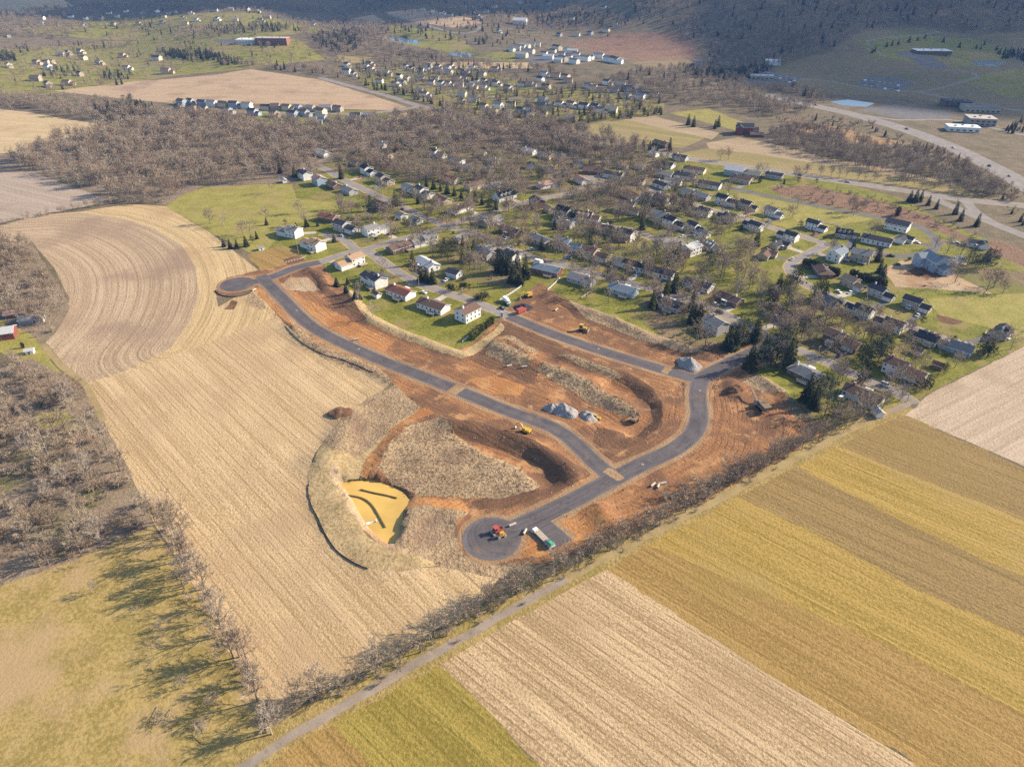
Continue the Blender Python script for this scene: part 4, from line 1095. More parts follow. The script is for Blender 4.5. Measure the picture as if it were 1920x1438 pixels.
def wood(name, label, pts):
    """a stand of trees that reads as one mass: one object, points (x, y, height, model)"""
    A = np.array([(p[0], p[1]) for p in pts])
    z = ground_np(A[:, 0], A[:, 1])
    me = bpy.data.meshes.new(name)
    me.from_pydata([(p[0], p[1], zz - .1) for p, zz in zip(pts, z)], [], [])
    a = me.attributes.new("idx", 'INT', 'POINT'); a.data.foreach_set("value", [INDEX[p[3]] for p in pts])
    a = me.attributes.new("size", 'FLOAT', 'POINT'); a.data.foreach_set("value", [p[2] / MODELS[p[3]]["h"] for p in pts])
    a = me.attributes.new("turn", 'FLOAT', 'POINT'); a.data.foreach_set("value", [rnd.uniform(0, 6.28) for p in pts])
    o = link(name, me); o["kind"] = "stuff"; o["label"] = label; o["category"] = "woodland"
    mod = o.modifiers.new("trees", 'NODES'); mod.node_group = TREE_GN
    return o
def make_gn():
    ng = bpy.data.node_groups.new("scatter_trees", 'GeometryNodeTree')
    ng.interface.new_socket("Geometry", in_out='INPUT', socket_type='NodeSocketGeometry')
    ng.interface.new_socket("Geometry", in_out='OUTPUT', socket_type='NodeSocketGeometry')
    n = ng.nodes; gi = n.new("NodeGroupInput"); go = n.new("NodeGroupOutput")
    ci = n.new("GeometryNodeCollectionInfo"); ci.inputs[0].default_value = SRC; ci.inputs["Separate Children"].default_value = True; ci.inputs["Reset Children"].default_value = True
    ip = n.new("GeometryNodeInstanceOnPoints"); ip.inputs["Pick Instance"].default_value = True
    def attr(nm, t):
        q = n.new("GeometryNodeInputNamedAttribute"); q.data_type = t; q.inputs[0].default_value = nm; return q.outputs[0]
    cx = n.new("ShaderNodeCombineXYZ")
    L = ng.links.new
    L(gi.outputs[0], ip.inputs["Points"]); L(ci.outputs[0], ip.inputs["Instance"]); L(attr("idx", 'INT'), ip.inputs["Instance Index"])
    L(attr("turn", 'FLOAT'), cx.inputs[2]); L(cx.outputs[0], ip.inputs["Rotation"]); L(attr("size", 'FLOAT'), ip.inputs["Scale"])
    L(ip.outputs[0], go.inputs[0])
    return ng
TREE_GN = make_gn()
# ------------------------------------------------------------------ houses
def window_mesh():
    mb = MB()
    mb.box((0, -.03, 0), (1.15, .08, 1.35), 0)
    mb.box((0, -.075, .31), (.93, .03, .56), 1); mb.box((0, -.075, -.31), (.93, .03, .56), 1)
    return mb.mesh("window", "trim", "glass")
WINDOW = window_mesh()
DOOR = MB().box((0, -.04, 1.05), (1.15, .08, 2.2), 0).box((0, -.09, 1.05), (.92, .04, 2.0), 1).mesh("door", "trim", "door_dark")
_g = MB().box((0, -.04, 1.1), (2.9, .08, 2.3), 0)
for k in range(4): _g.box((0, -.09, .35 + k * .52), (2.6, .03, .47), 1)
GARAGE = _g.mesh("garage_door", "trim", "garage_white")
CHIMNEY = MB().box((0, 0, -.6), (.9, .9, 3.2), 0).box((0, 0, 1.05), (1.05, 1.05, .16), 1).mesh("chimney", "chimney_brick", "foundation")
CHIMNEY_W = MB().box((0, 0, -.6), (.9, .9, 3.2), 0).box((0, 0, 1.05), (1.05, 1.05, .16), 1).mesh("chimney", "trim", "foundation")
VENT = MB().tube((0, 0, -.3), (0, 0, .5), .09, .09, 6, cap=True).mesh("vent_pipe", "trim")

def wall_mesh(L, W, ev, pitch, hip):
    mb = MB()
    x, y = L / 2, W / 2
    zr = ev if hip else ev + pitch * y
    v = []
    for sx in (-1, 1):
        v += [(sx * x, -y, -.8), (sx * x, y, -.8), (sx * x, y, ev), (sx * x, 0, zr), (sx * x, -y, ev)]
    mb.add(v, [(0, 4, 3, 2, 1), (5, 6, 7, 8, 9), (0, 5, 9, 4), (1, 2, 7, 6)])
    return mb
def roof_mesh(L, W, ev, pitch, hip, o=.55, th=.24):
    mb = MB()
    x, y = L / 2 + o, W / 2 + o
    e = ev - o * pitch + .06; r = ev + pitch * W / 2 + .06
    if hip:
        k = max(.4, x - y)
        v = [(-x, -y, e), (x, -y, e), (x, y, e), (-x, y, e), (-k, 0, r), (k, 0, r)]
        mb.add(v, [(0, 1, 5, 4), (1, 2, 5), (2, 3, 4, 5), (3, 0, 4)], 0)
        v = [(-x, -y, e - th), (x, -y, e - th), (x, y, e - th), (-x, y, e - th)] + v[:4]
        mb.add(v, [(3, 2, 1, 0), (0, 1, 5, 4), (1, 2, 6, 5), (2, 3, 7, 6), (3, 0, 4, 7)], 1)
        return mb
    top = [(-x, -y, e + th), (x, -y, e + th), (x, 0, r + th), (-x, 0, r + th), (x, y, e + th), (-x, y, e + th)]
    mb.add(top, [(0, 1, 2, 3), (3, 2, 4, 5)], 0)
    lo = [(a, b, c - th) for a, b, c in top]
    v = top + lo
    mb.add(v, [(9, 8, 7, 6), (11, 10, 8, 9), (0, 6, 7, 1), (5, 4, 10, 11), (1, 7, 8, 2), (2, 8, 10, 4), (0, 3, 9, 6), (3, 5, 11, 9)], 1)
    return mb
_cache = {}
PORCH = MB().box((0, -1.0, 2.75), (3.6, 2.2, .2)).box((-1.6, -1.9, 1.35), (.16, .16, 2.7)).box((1.6, -1.9, 1.35), (.16, .16, 2.7)).box((0, -1.0, .05), (3.4, 2.0, .3)).mesh("porch", "trim")
DECK = MB().box((0, 1.8, .75), (5.2, 3.6, .16))
for _x in (-2.5, 0, 2.5): DECK.box((_x, 3.5, .3), (.16, .16, 1.1))
DECK.box((0, 3.55, 1.7), (5.2, .08, .1)).box((-2.55, 1.8, 1.7), (.08, 3.6, .1)).box((2.55, 1.8, 1.7), (.08, 3.6, .1))
for _x in range(11): DECK.box((-2.5 + _x * .5, 3.55, 1.25), (.06, .06, .85))
DECK = DECK.mesh("deck", "timber")
def vol_meshes(L, W, ev, pitch, hip, wall, roof):
    k = (round(L, 1), round(W, 1), ev, pitch, hip, wall, roof)
    if k not in _cache:
        _cache[k] = (wall_mesh(L, W, ev, pitch, hip).mesh("wall", "wall_" + wall), roof_mesh(L, W, ev, pitch, hip).mesh("roof", "roof_" + roof, "trim"))
    return _cache[k]

WALLW = dict(white="white", cream="cream", tan="tan", grey="grey", brown="brown", blue="pale blue", slate="blue-grey", red="red", stone="stone", brick="brick")
ROOFW = dict(dark="charcoal", brown="brown", rust="rust brown", grey="grey", light="pale grey", tan="tan", black="black", pink="pinkish", bluish="blue-grey")
FORMW = dict(ranch="long house", ranchs="low house", split="split-level house", colonial="garage-winged house", cube="two-storey house", cape="dormered house",
             ell="L-shaped house", hip="hip-roofed house", garage="small house", shed="garden shed", barn="barn-like house", big="large house", far="house", far2="house", condo="apartment block")
def house(x, y, a, form, wall, roof, place, px, group, detail=2, scale=1.0):
    g = random.Random(int(x * 31 + y * 17))
    cat = "shed" if form == "shed" else ("apartment block" if form == "condo" else "house")
    name = {"shed": "garden_shed", "condo": "apartment_block"}.get(form, "house")
    z = min(gz(x + dx, y + dy) for dx in (-4, 4) for dy in (-4, 4)) + .25
    look = "%s %s, %s roof," % (WALLW[wall], FORMW[form], ROOFW[roof])
    o = thing(name, cat, look, place, px, (x, y, z), a, None, group, scale)
    k = g.uniform(.93, 1.07)
    for vi, (cx, cy, L, W, ev, pitch, turned) in enumerate(FORMS[form]):
        L = round(L * k, 1)
        hip = form == 'hip'
        wm, rm = vol_meshes(L, W, ev, pitch, hip, wall if not (vi and wall == 'stone') else 'tan', roof)
        rz = math.pi / 2 if turned else 0
        if form == 'split' and vi == 0: cx = -L / 2 + .9
        link("wall", wm, o, (cx, cy, 0), (0, 0, rz))
        ro = link("roof", rm, o, (cx, cy, 0), (0, 0, rz))
        if detail == 0: continue
        if vi == 0 and form not in ('shed', 'garage', 'barn'):
            link("chimney", CHIMNEY if g.random() < .6 else CHIMNEY_W, ro, (g.choice((-.28, .25, .32)) * L, g.choice((-.3, .3)), ev + pitch * W / 2 + .5))
            link("vent_pipe", VENT, ro, (.1 * L, 1.2, ev + pitch * (W / 2 - 1.2) + .3))
        if form == 'shed':
            link("door", DOOR, o, (0, -W / 2, 0)); continue
        M = Matrix.Translation((cx, cy, 0)) @ Matrix.Rotation(rz, 4, 'Z')
        def put(nm, me, lx, side, zz):
            # side 0 front, 1 back, 2 right gable, 3 left gable
            px_, py_, r = ((lx, -W / 2, 0), (lx, W / 2, math.pi), (L / 2, lx, math.pi / 2), (-L / 2, lx, -math.pi / 2))[side]
            p = M @ Vector((px_, py_, zz))
            link(nm, me, o, p, (0, 0, r + rz))
        garage_vol = (vi == 1 and form in ('colonial', 'cape', 'big')) or (form in ('garage',) and vi == 0) or (form == 'split' and vi == 1)
        if garage_vol:
            put("garage_door", GARAGE, -1.6 if L > 6.6 else 0, 0, 0)
            if L > 6.6: put("garage_door", GARAGE, 1.6, 0, 0)
            if detail > 1: put("window", WINDOW, 0, 2, 1.7)
            continue
        if vi == 0 and detail > 1 and form != 'barn':
            if g.random() < .55: link("porch", PORCH, o, M @ Vector((0, -W / 2, 0)), (0, 0, rz))
            if g.random() < .6: link("deck", DECK, o, M @ Vector((-L * .2, W / 2, 0)), (0, 0, rz))
        floors = [1.6] if ev < 4 else [1.6, 4.2]
        n = max(2, int(L / (2.9 if detail > 1 else 4.2)))
        for zz in floors:
            for side in ((0, 1) if detail > 1 else (0, 1)):
                for i in range(n):
                    lx = (i - (n - 1) / 2) * (L - 2.4) / max(1, n - 1)
                    if side == 0 and zz == floors[0] and i == n // 2 and vi == 0:
                        put("door", DOOR, lx, 0, .15); continue
                    if g.random() < (.12 if detail > 1 else .35): continue
                    put("window", WINDOW, lx, side, zz)
            if detail > 1:
                for lx in (-W * .24, W * .24): put("window", WINDOW, lx, 2, zz)
        if form == 'cape' and vi == 0:
            for i in range(3):
                for side in (-1,):
                    dm, dr = vol_meshes(2.6, 1.9, 1.5, .6, False, wall, roof)
                    p = (cx + (i - 1) * L * .28, cy + side * W * .26, ev + pitch * W * .12 + .3)
                    dd = link("dormer", dm, o, p, (0, 0, math.pi / 2)); link("roof", dr, dd)
                    link("window", WINDOW, dd, (-1.3, 0, .55), (0, 0, -math.pi / 2), .8)
    return o

DESC = {"near": "houses of the suburb beside the building site", "wooded": "houses among the bare trees of the older streets"}
for h in HOUSES:
    pl = h["phrase"] if h["grp"] == "near" else "under bare trees " + h["phrase"]
    house(h["x"], h["y"], h["a"], h["form"], h["wall"], h["roof"], pl, h["px"], DESC[h["grp"]], 2 if h["grp"] == "near" else 1, .86 if h["form"] in ("colonial", "cape", "ell") and h["px"] > 1290 else 1.1)

def far_set(lst, place, group, walls, roofs, base_a, spread, forms=("far", "far2"), sc=1.0):
    g = random.Random(len(lst))
    for px, py in lst:
        x, y = at(px, py)
        house(x, y, math.radians(base_a + g.uniform(-spread, spread)), g.choice(forms), g.choice(walls), g.choice(roofs), place, px, group, 0, sc * g.uniform(.9, 1.1))
        FAR_SPOTS.append((x, y))
FAR_SPOTS = []
far_set(ROWH, "in the new rows below the big stubble field", "new houses under the big stubble field", ("white", "cream", "tan", "grey", "slate", "stone"), ("dark", "grey", "brown"), -15, 20, sc=.92)
far_set(ESTATE, "on the green estate left of the stubble field", "large houses on the green estate", ("white", "tan", "cream", "stone"), ("grey", "brown", "dark"), -20, 30, sc=1.0)
far_set(HILL, "on the far left hillside", "houses on the far left hillside", ("cream", "grey", "white", "tan"), ("grey", "brown", "dark"), -20, 35, sc=.85)
far_set(TOWN[:26], "in the far town nearest the county road", "houses of the far town", ("white", "white", "cream", "grey"), ("grey", "dark", "brown"), -25, 25, sc=.9)
far_set(TOWN[26:], "in the middle of the far town", "houses of the far town", ("white", "white", "cream", "tan"), ("grey", "dark", "brown"), -25, 25, sc=.9)
far_set(TOWN2, "in the right half of the far town", "houses of the far town", ("white", "white", "cream", "tan", "slate"), ("grey", "dark", "brown"), -25, 25, sc=.9)
far_set(CONDO, "around the far car park", "apartment blocks around the far car park", ("white", "white", "cream"), ("grey", "light", "brown"), -35, 25, ("condo", "far"), .9)
far_set(RIDGE, "near the ponds at the top of the picture", "houses on the far ridge", ("white", "cream", "grey"), ("grey", "dark", "brown"), -25, 30, sc=.9)

# larger far buildings
def flat_block(name, look, place, cat, px, py, L, W, h, a, wall, roofmat, roofname="roof"):
    x, y = at(px, py); z = gz(x, y)
    o = thing(name, cat, look, place, px, (x, y, z), math.radians(a))
    link("wall", MB().box((0, 0, h / 2 - .5), (L, W, h + 1)).mesh("wall", wall), o)
    r = link("roof", MB().box((0, 0, h + .2), (L + .8, W + .8, .4)).mesh("roof", roofmat), o)
    n = max(2, int(L / 6))
    me = MB().box((0, 0, 0), (3.4, .16, 1.5)).mesh("window", "glass")
    for zz in [1.8 + 3.4 * k for k in range(max(1, int(h / 3.4)))]:
        for i in range(n):
            for s in (-1, 1): link("window", me, o, ((i - (n - 1) / 2) * L / n, s * (W / 2 + .05), zz))
    for i in range(3): link("roof_unit", MB().box((0, 0, .6), (2.2, 1.8, 1.2)).mesh("roof_unit", "foundation"), r, ((i - 1) * L * .27, (i % 2 - .5) * W * .3, h + .4))
    return o
flat_block("school", "long red brick school with white window bands", "behind the far golf lawns", "school", 512, 83, 62, 20, 11, -4, "wall_brick", "concrete")
flat_block("school_wing", "low white-roofed hall", "at the left end of the red school", "hall", 467, 80, 42, 26, 6, -4, "wall_white", "trim")
flat_block("clubhouse", "wide brown building with pale roof", "at the head of the grey car park", "building", 1745, 101, 62, 26, 6, -3, "wall_brown", "trim")
flat_block("office", "low dark brick office", "between the highway car park and the far lawn", "office", 1790, 199, 34, 20, 7, -12, "wall_brown", "roof_dark")
flat_block("office", "wide flat-roofed brown office", "right of the dark brick office", "office", 1836, 208, 42, 24, 6, -12, "wall_tan", "roof_grey")
flat_block("office", "square pale flat-roofed building", "below the wide brown office", "office", 1835, 233, 30, 22, 8, -12, "wall_stone", "concrete")
flat_block("office", "long white low building", "left of the square pale building beside the highway", "office", 1803, 245, 34, 16, 5, -12, "wall_white", "trim")
flat_block("garden_centre", "long grey-roofed garden centre shed", "on its stocked yard", "shop", 1425, 148, 40, 16, 5, -14, "wall_tan", "roof_light")
x, y = at(1448, 122)
o = thing("storage_dome", "storage dome", "white half-round storage dome", "behind the garden centre yard", 1448, (x, y, gz(x, y)), math.radians(75))
prof = [(9 * math.cos(math.pi * k / 12), 9 * math.sin(math.pi * k / 12)) for k in range(13)]
link("shell", MB().prism(prof, -13, 13).mesh("shell", "trim"), o)
link("door", MB().box((0, -13.1, 2.4), (5, .2, 4.8)).mesh("door", "roof_dark"), o)
x, y = at(975, 46)
house(x, y, math.radians(-10), 'barn', 'white', 'light', "standing in the woods right of the top stubble fields", 975, "far barns", 0, 2.0)
x, y = at(1395, 250)
house(x, y, math.radians(-12), 'big', 'red', 'dark', "beside the tan fields below the orange field", 1395, "farm buildings", 0, 1.2)
x, y = at(1418, 256)
house(x, y, math.radians(-12), 'ranch', 'red', 'brown', "right of the large red farmhouse", 1418, "farm buildings", 0, .9)
x, y = at(6, 632)
house(x, y, math.radians(20), 'barn', 'red', 'light', "in the farm yard at the left edge", 6, "farm buildings", 1, .9)
x, y = at(30, 592)
house(x, y, math.radians(20), 'ranchs', 'brown', 'pink', "behind the red barn at the left edge", 30, "farm buildings", 1, .8)
x, y = at(62, 602)
house(x, y, math.radians(15), 'ranch', 'grey', 'grey', "under bare trees behind the red barn", 62, "farm buildings", 1, .8)
x, y = at(57, 662)
house(x, y, .3, 'shed', 'white', 'light', "on the farm yard lawn at the left edge", 57, "farm buildings", 1, .9)
x, y = at(490, 468)
house(x, y, .6, 'shed', 'white', 'grey', "at the corner of the garden plots", 490, "farm buildings", 1, .8)
# ------------------------------------------------------------------ site machines and things
for k, c in dict(yellow=(0.52, 0.34, 0.05), red=(0.42, 0.09, 0.07), orange=(0.52, 0.27, 0.06), black=(0.02, 0.02, 0.022), white=(0.80, 0.80, 0.78), green=(0.06, 0.45, 0.28),
                 grey=(0.35, 0.36, 0.37), silver=(0.5, 0.51, 0.53), blue=(0.06, 0.12, 0.3), navy=(0.03, 0.04, 0.08), steel=(0.26, 0.24, 0.22), brownpaint=(0.22, 0.16, 0.1)).items():
    plain("paint_" + k, c, 0.45, 0.12, 1.5, 0.4)
plain("rubber", (0.018, 0.018, 0.018), 0.8, 0.3)
plain("silt_fabric", (0.035, 0.033, 0.04), 0.9, 0.3, 2)
plain("baffle_cloth", (0.16, 0.115, 0.05), 0.9, 0.3, 2)

def wheel(r, w):
    mb = MB(); mb.tube((0, -w / 2, 0), (0, w / 2, 0), r, r, 12, 0, True); mb.tube((0, -w / 2 - .02, 0), (0, w / 2 + .02, 0), r * .5, r * .5, 8, 1, True)
    return mb.mesh("wheel", "rubber", "paint_silver")
WH_CAR, WH_BIG, WH_MID = wheel(.34, .24), wheel(.75, .55), wheel(.5, .4)

def car_parts(kind):
    L, W, hb, hr = dict(car=(4.5, 1.8, .85, 1.42), van=(5.2, 1.95, 1.0, 1.95), pickup=(5.4, 1.95, 1.0, 1.75))[kind]
    prof = [(-L / 2, .32), (L / 2, .32), (L / 2, .62), (L / 2 - .15, hb * .86), (L * .22, hb), (-L / 2 + .05, hb), (-L / 2, .7)]
    body = MB().prism(prof, -W / 2, W / 2)
    x0, x1 = dict(car=(-L * .40, L * .20), van=(-L * .48, L * .26), pickup=(-L * .08, L * .24))[kind]
    cab = MB().prism([(x0, hb), (x1, hb), (x1 - .55, hr), (x0 + (.45 if kind == 'car' else .1), hr)], -W / 2 + .12, W / 2 - .12)
    roof = MB().prism([(x0 + (.45 if kind == 'car' else .1), hr), (x1 - .55, hr), (x1 - .6, hr + .06), (x0 + .5, hr + .06)], -W / 2 + .14, W / 2 - .14)
    lamp = MB().box((0, 0, 0), (.06, .36, .18))
    return L, W, body, cab, roof, lamp
CARM = {}
def car(px, py, kind, colour, look, place, a):
    x, y = at(px, py)
    key = (kind, colour)
    if key not in CARM:
        L, W, b, c, r, l = car_parts(kind)
        CARM[key] = (L, W, b.mesh("body", "paint_" + colour), c.mesh("windows", "glass"), r.mesh("roof", "paint_" + colour), l.mesh("headlight", "trim"))
    L, W, b, c, r, l = CARM[key]
    o = thing("parked_" + kind if kind != "van" else "parked_van", kind, look, place, px, (x, y, gz(x, y) + .02), a, None, "vehicles parked about the streets")
    link("body", b, o); link("windows", c, o); link("roof", r, o)
    for sx in (-.3, .3):
        for sy in (-1, 1): link("wheel", WH_CAR, o, (sx * L, sy * (W / 2 - .1), .34))
    for sy in (-1, 1): link("headlight", l, o, (L / 2, sy * .62, .66))
def rd(px, py):
    return nearest_road(*at(px, py), named=False)[3]
for c in [(1661,723,'van','white',"long white van","on the street above the long low end house"), (1578,747,'van','white',"white van","beside the rust-brown roofed house at the lane end"),
          (1572,548,'car','white',"white car","on the winding street under the tan two-storey house"), (756,393,'car','red',"red car","by the yellow-green tree on the diagonal street"),
          (1020,491,'car','red',"red car","behind the white camper by the brick house"), (640,443,'car','silver',"silver car","at the dead-end lane by the garden plots"),
          (795,550,'car','white',"white car","in the driveway right of the rust-roofed long house"), (1342,572,'car','white',"white car","at the kink of the long diagonal street"),
          (1350,586,'pickup','navy',"dark pickup","on the diagonal street before the brown house"), (1670,481,'pickup','black',"black pickup","on the dark looping street"),
          (1682,497,'car','black',"black car","on the bare soil lot by the new blue-grey house"), (942,579,'car','navy',"dark blue car","at the site entrance"),
          (950,572,'pickup','black',"black pickup","above the dark blue car at the site entrance"), (954,468,'car','silver',"silver car","at the kerb of the long diagonal street"),
          (1485,487,'car','silver',"silver car","on the bend of the winding street"), (1700,697,'car','silver',"silver car","in the shade in front of the brown split-level"),
          (1170,525,'car','black',"black car","by the driveway on the long diagonal street"), (860,387,'car','white',"white car","beside the white brown-roofed house under the trees"),
          (1304,444,'car','white',"white car","by the small white grey-roofed house"), (1355,344,'car','black',"black car","at the start of the dark looping street"),
          (1500,329,'car','black',"black car","on the main road along the yellow-green field"), (1590,342,'car','silver',"silver car","on the main road along the yellow-green field"),
          (1700,243,'car','black',"black car","on the highway near the bridge"), (1788,278,'car','white',"white car","on the highway beyond the bridge"),
          (1855,312,'car','black',"black car","on the highway at the right edge"), (1530,198,'car','black',"black car","on the far end of the highway"), (1893,331,'car','silver',"silver car","on the highway at the right edge")]:
    car(*c, rd(c[0], c[1]))

for i, (poly, mat, hx, hy, ang, phrase) in enumerate(DRIVE_SPOTS):
    if i % 5 in (1, 3): continue
    c = rnd.choice(("white", "silver", "black", "navy", "red", "grey", "white"))
    q = rnd.uniform(.35, .6)
    mx = hx[0] + (hy[0] - hx[0]) * q; my = hx[1] + (hy[1] - hx[1]) * q
    k = rnd.choice(("car", "car", "pickup"))
    if (k, c) not in CARM:
        L, W, b, cb, r, l = car_parts(k)
        CARM[(k, c)] = (L, W, b.mesh("body", "paint_" + c), cb.mesh("windows", "glass"), r.mesh("roof", "paint_" + c), l.mesh("headlight", "trim"))
    L, W, b, cb, r, l = CARM[(k, c)]
    o = thing("parked_" + k, k, "%s %s" % (dict(navy="dark blue").get(c, c), k), "in a driveway " + phrase, screen_x(mx, my), (mx, my, gz(mx, my) + .03), math.atan2(hy[1] - hx[1], hy[0] - hx[0]) + rnd.uniform(-.06, .06), None, "cars parked in driveways")
    link("body", b, o); link("windows", cb, o); link("roof", r, o)
    for sx in (-.3, .3):
        for sy in (-1, 1): link("wheel", WH_CAR, o, (sx * L, sy * (W / 2 - .1), .34))
    for sy in (-1, 1): link("headlight", l, o, (L / 2, sy * .62, .66))
def excavator(px, py, look, place, a, paint, s=1.0, swing=0.4):
    x, y = at(px, py)
    o = thing("excavator", "excavator", look, place, px, (x, y, gz(x, y)), a, None, "machines on the building site", s)
    tr = [(-2.1, .25), (-1.8, 0), (1.8, 0), (2.1, .25), (2.1, .7), (1.8, .95), (-1.8, .95), (-2.1, .7)]
    for sy in (-1, 1): link("track", MB().prism(tr, sy * 1.25 - .3, sy * 1.25 + .3).mesh("track", "rubber"), o)
    link("undercarriage", MB().box((0, 0, .75), (2.6, 2.0, .5)).mesh("undercarriage", "paint_black"), o)
    b = link("house_body", MB().box((-.5, 0, 1.75), (3.6, 2.6, 1.2)).box((-1.9, 0, 1.7), (.7, 2.4, .9)).mesh("house_body", paint), o, None, (0, 0, swing))
    link("cab", MB().box((.7, .75, 2.2), (1.5, 1.0, 1.6), 0).box((.72, .75, 2.35), (1.54, 1.04, .8), 1).mesh("cab", paint, "glass"), b)
    bm = MB(); bm.tube((1.0, -.2, 1.7), (3.0, -.2, 4.4), .34, .3, 4); bm.tube((3.0, -.2, 4.4), (5.0, -.2, 4.0), .3, .24, 4, 0, True)
    link("boom", bm.mesh("boom", paint), b)
    link("stick", MB().tube((4.7, -.2, 4.5), (5.9, -.2, 1.6), .24, .17, 4, 0, True).mesh("stick", paint), b)
    link("bucket", MB().prism([(5.3, .5), (6.2, .6), (6.2, 1.6), (5.7, 1.7), (5.2, 1.1)], -.75, .4).mesh("bucket", "paint_steel"), b)
    return o
excavator(990, 557, "yellow excavator with raised boom", "at the top corner of the site below the white fence", math.radians(200), "paint_yellow", 1.15)
excavator(986, 811, "yellow excavator", "in the dark ditch beside the curving new road", math.radians(130), "paint_yellow")
excavator(1190, 782, "dusty dark excavator", "in the ditch at the end of the dug pit", math.radians(40), "paint_brownpaint", .95)
def dozer(px, py, look, place, a, s=1.0):
    x, y = at(px, py)
    o = thing("bulldozer", "bulldozer", look, place, px, (x, y, gz(x, y)), a, None, "machines on the building site", s)
    tr = [(-1.7, .3), (-1.4, 0), (1.4, 0), (1.7, .3), (1.5, .85), (-1.5, .95)]
    for sy in (-1, 1): link("track", MB().prism(tr, sy * 1.0 - .28, sy * 1.0 + .28).mesh("track", "rubber"), o)
    link("body", MB().box((.6, 0, 1.3), (2.2, 1.2, 1.0)).box((-.9, 0, 1.2), (1.4, 1.5, .8)).mesh("body", "paint_yellow"), o)
    link("cab", MB().box((-.8, 0, 2.2), (1.4, 1.5, 1.4), 1).box((-.8, 0, 2.98), (1.7, 1.8, .16), 0).mesh("cab", "paint_yellow", "glass"), o)
    link("blade", MB().prism([(2.3, .1), (2.6, .1), (2.45, .6), (2.6, 1.2), (2.3, 1.2)], -1.6, 1.6).mesh("blade", "paint_steel"), o)
    for sy in (-1, 1): link("blade_arm", MB().box((1.4, sy * 1.4, .5), (2.2, .16, .22)).mesh("blade_arm", "paint_yellow"), o)
dozer(1093, 620, "yellow bulldozer", "alone on the bare soil above the straight new road", math.radians(-20), 1.35)
def loader(px, py, look, place, a, paint="paint_yellow", s=1.0):
    x, y = at(px, py)
    o = thing("wheel_loader", "loader", look, place, px, (x, y, gz(x, y)), a, None, "machines on the building site", s)
    for sx in (-1.4, 1.4):
        for sy in (-1, 1): link("wheel", WH_BIG, o, (sx, sy * 1.05, .75))
    link("body", MB().box((-1.4, 0, 1.6), (2.2, 1.7, 1.1)).box((1.2, 0, 1.1), (1.6, 1.3, .8)).mesh("body", paint), o)
    link("cab", MB().box((.1, 0, 2.4), (1.3, 1.4, 1.6), 1).box((.1, 0, 3.25), (1.5, 1.6, .14), 0).mesh("cab", paint, "glass"), o)
    for sy in (-1, 1): link("lift_arm", MB().tube((.9, sy * .6, 1.7), (3.1, sy * .6, .7), .16, .14, 4).mesh("lift_arm", paint), o)
    link("bucket", MB().prism([(2.9, .1), (4.0, .1), (3.3, .5), (3.2, 1.2), (2.9, 1.2)], -1.45, 1.45).mesh("bucket", "paint_steel"), o)
loader(1117, 780, "yellow wheel loader", "against the right-hand stone heap", math.radians(160), "paint_yellow", 1.0)
def roller(px, py, a):
    x, y = at(px, py)
    o = thing("road_roller", "roller", "yellow road roller with pale drum", "parked right of the red paver on the turning circle", px, (x, y, gz(x, y)), a, None, "machines on the building site", .85)
    for sx in (-1.5, 1.5): link("drum", MB().tube((sx, -.85, .65), (sx, .85, .65), .65, .65, 16, 0, True).mesh("drum", "paint_silver"), o)
    link("body", MB().box((0, 0, 1.25), (3.9, 1.5, .6)).box((-1.3, 0, 1.65), (1.2, 1.3, .5)).mesh("body", "paint_orange"), o)
    link("seat", MB().box((.1, 0, 1.8), (.5, .5, .5)).mesh("seat", "paint_black"), o)
    link("canopy", MB().box((.1, 0, 3.0), (2.0, 1.6, .12)).box((-.8, .7, 2.2), (.08, .08, 1.5)).box((1.0, .7, 2.2), (.08, .08, 1.5)).box((-.8, -.7, 2.2), (.08, .08, 1.5)).box((1.0, -.7, 2.2), (.08, .08, 1.5)).mesh("canopy", "paint_yellow"), o)
roller(941, 1006, math.radians(25)); 
x, y = at(933, 996)
o = thing("asphalt_paver", "paver", "red asphalt paver with open hopper", "in the middle of the round turning circle", 933, (x, y, gz(x, y)), math.radians(35), None, "machines on the building site", .9)
for sy in (-1, 1): link("track", MB().prism([(-1.6, .25), (-1.3, 0), (1.3, 0), (1.6, .25), (1.4, .8), (-1.4, .8)], sy * 1.0 - .25, sy * 1.0 + .25).mesh("track", "rubber"), o)
link("body", MB().box((-.4, 0, 1.3), (2.6, 2.3, 1.1)).mesh("body", "paint_red"), o)
for sy in (-1, 1): link("hopper_wing", MB().box((1.9, sy * 1.15, 1.3), (1.9, .14, 1.1)).mesh("hopper_wing", "paint_red"), o)
link("hopper_floor", MB().box((1.9, 0, .8), (1.9, 2.1, .12)).mesh("hopper_floor", "paint_black"), o)
link("screed", MB().box((-2.5, 0, .45), (1.1, 3.6, .6)).mesh("screed", "paint_steel"), o)
link("operator_deck", MB().box((-1.0, 0, 2.1), (1.0, 2.0, .5)).mesh("operator_deck", "paint_black"), o)
link("canopy", MB().box((-.9, 0, 3.3), (2.2, 2.4, .12)).box((-1.8, 1.0, 2.6), (.08, .08, 1.4)).box((0, -1.0, 2.6), (.08, .08, 1.4)).box((0, 1.0, 2.6), (.08, .08, 1.4)).box((-1.8, -1.0, 2.6), (.08, .08, 1.4)).mesh("canopy", "paint_red"), o)
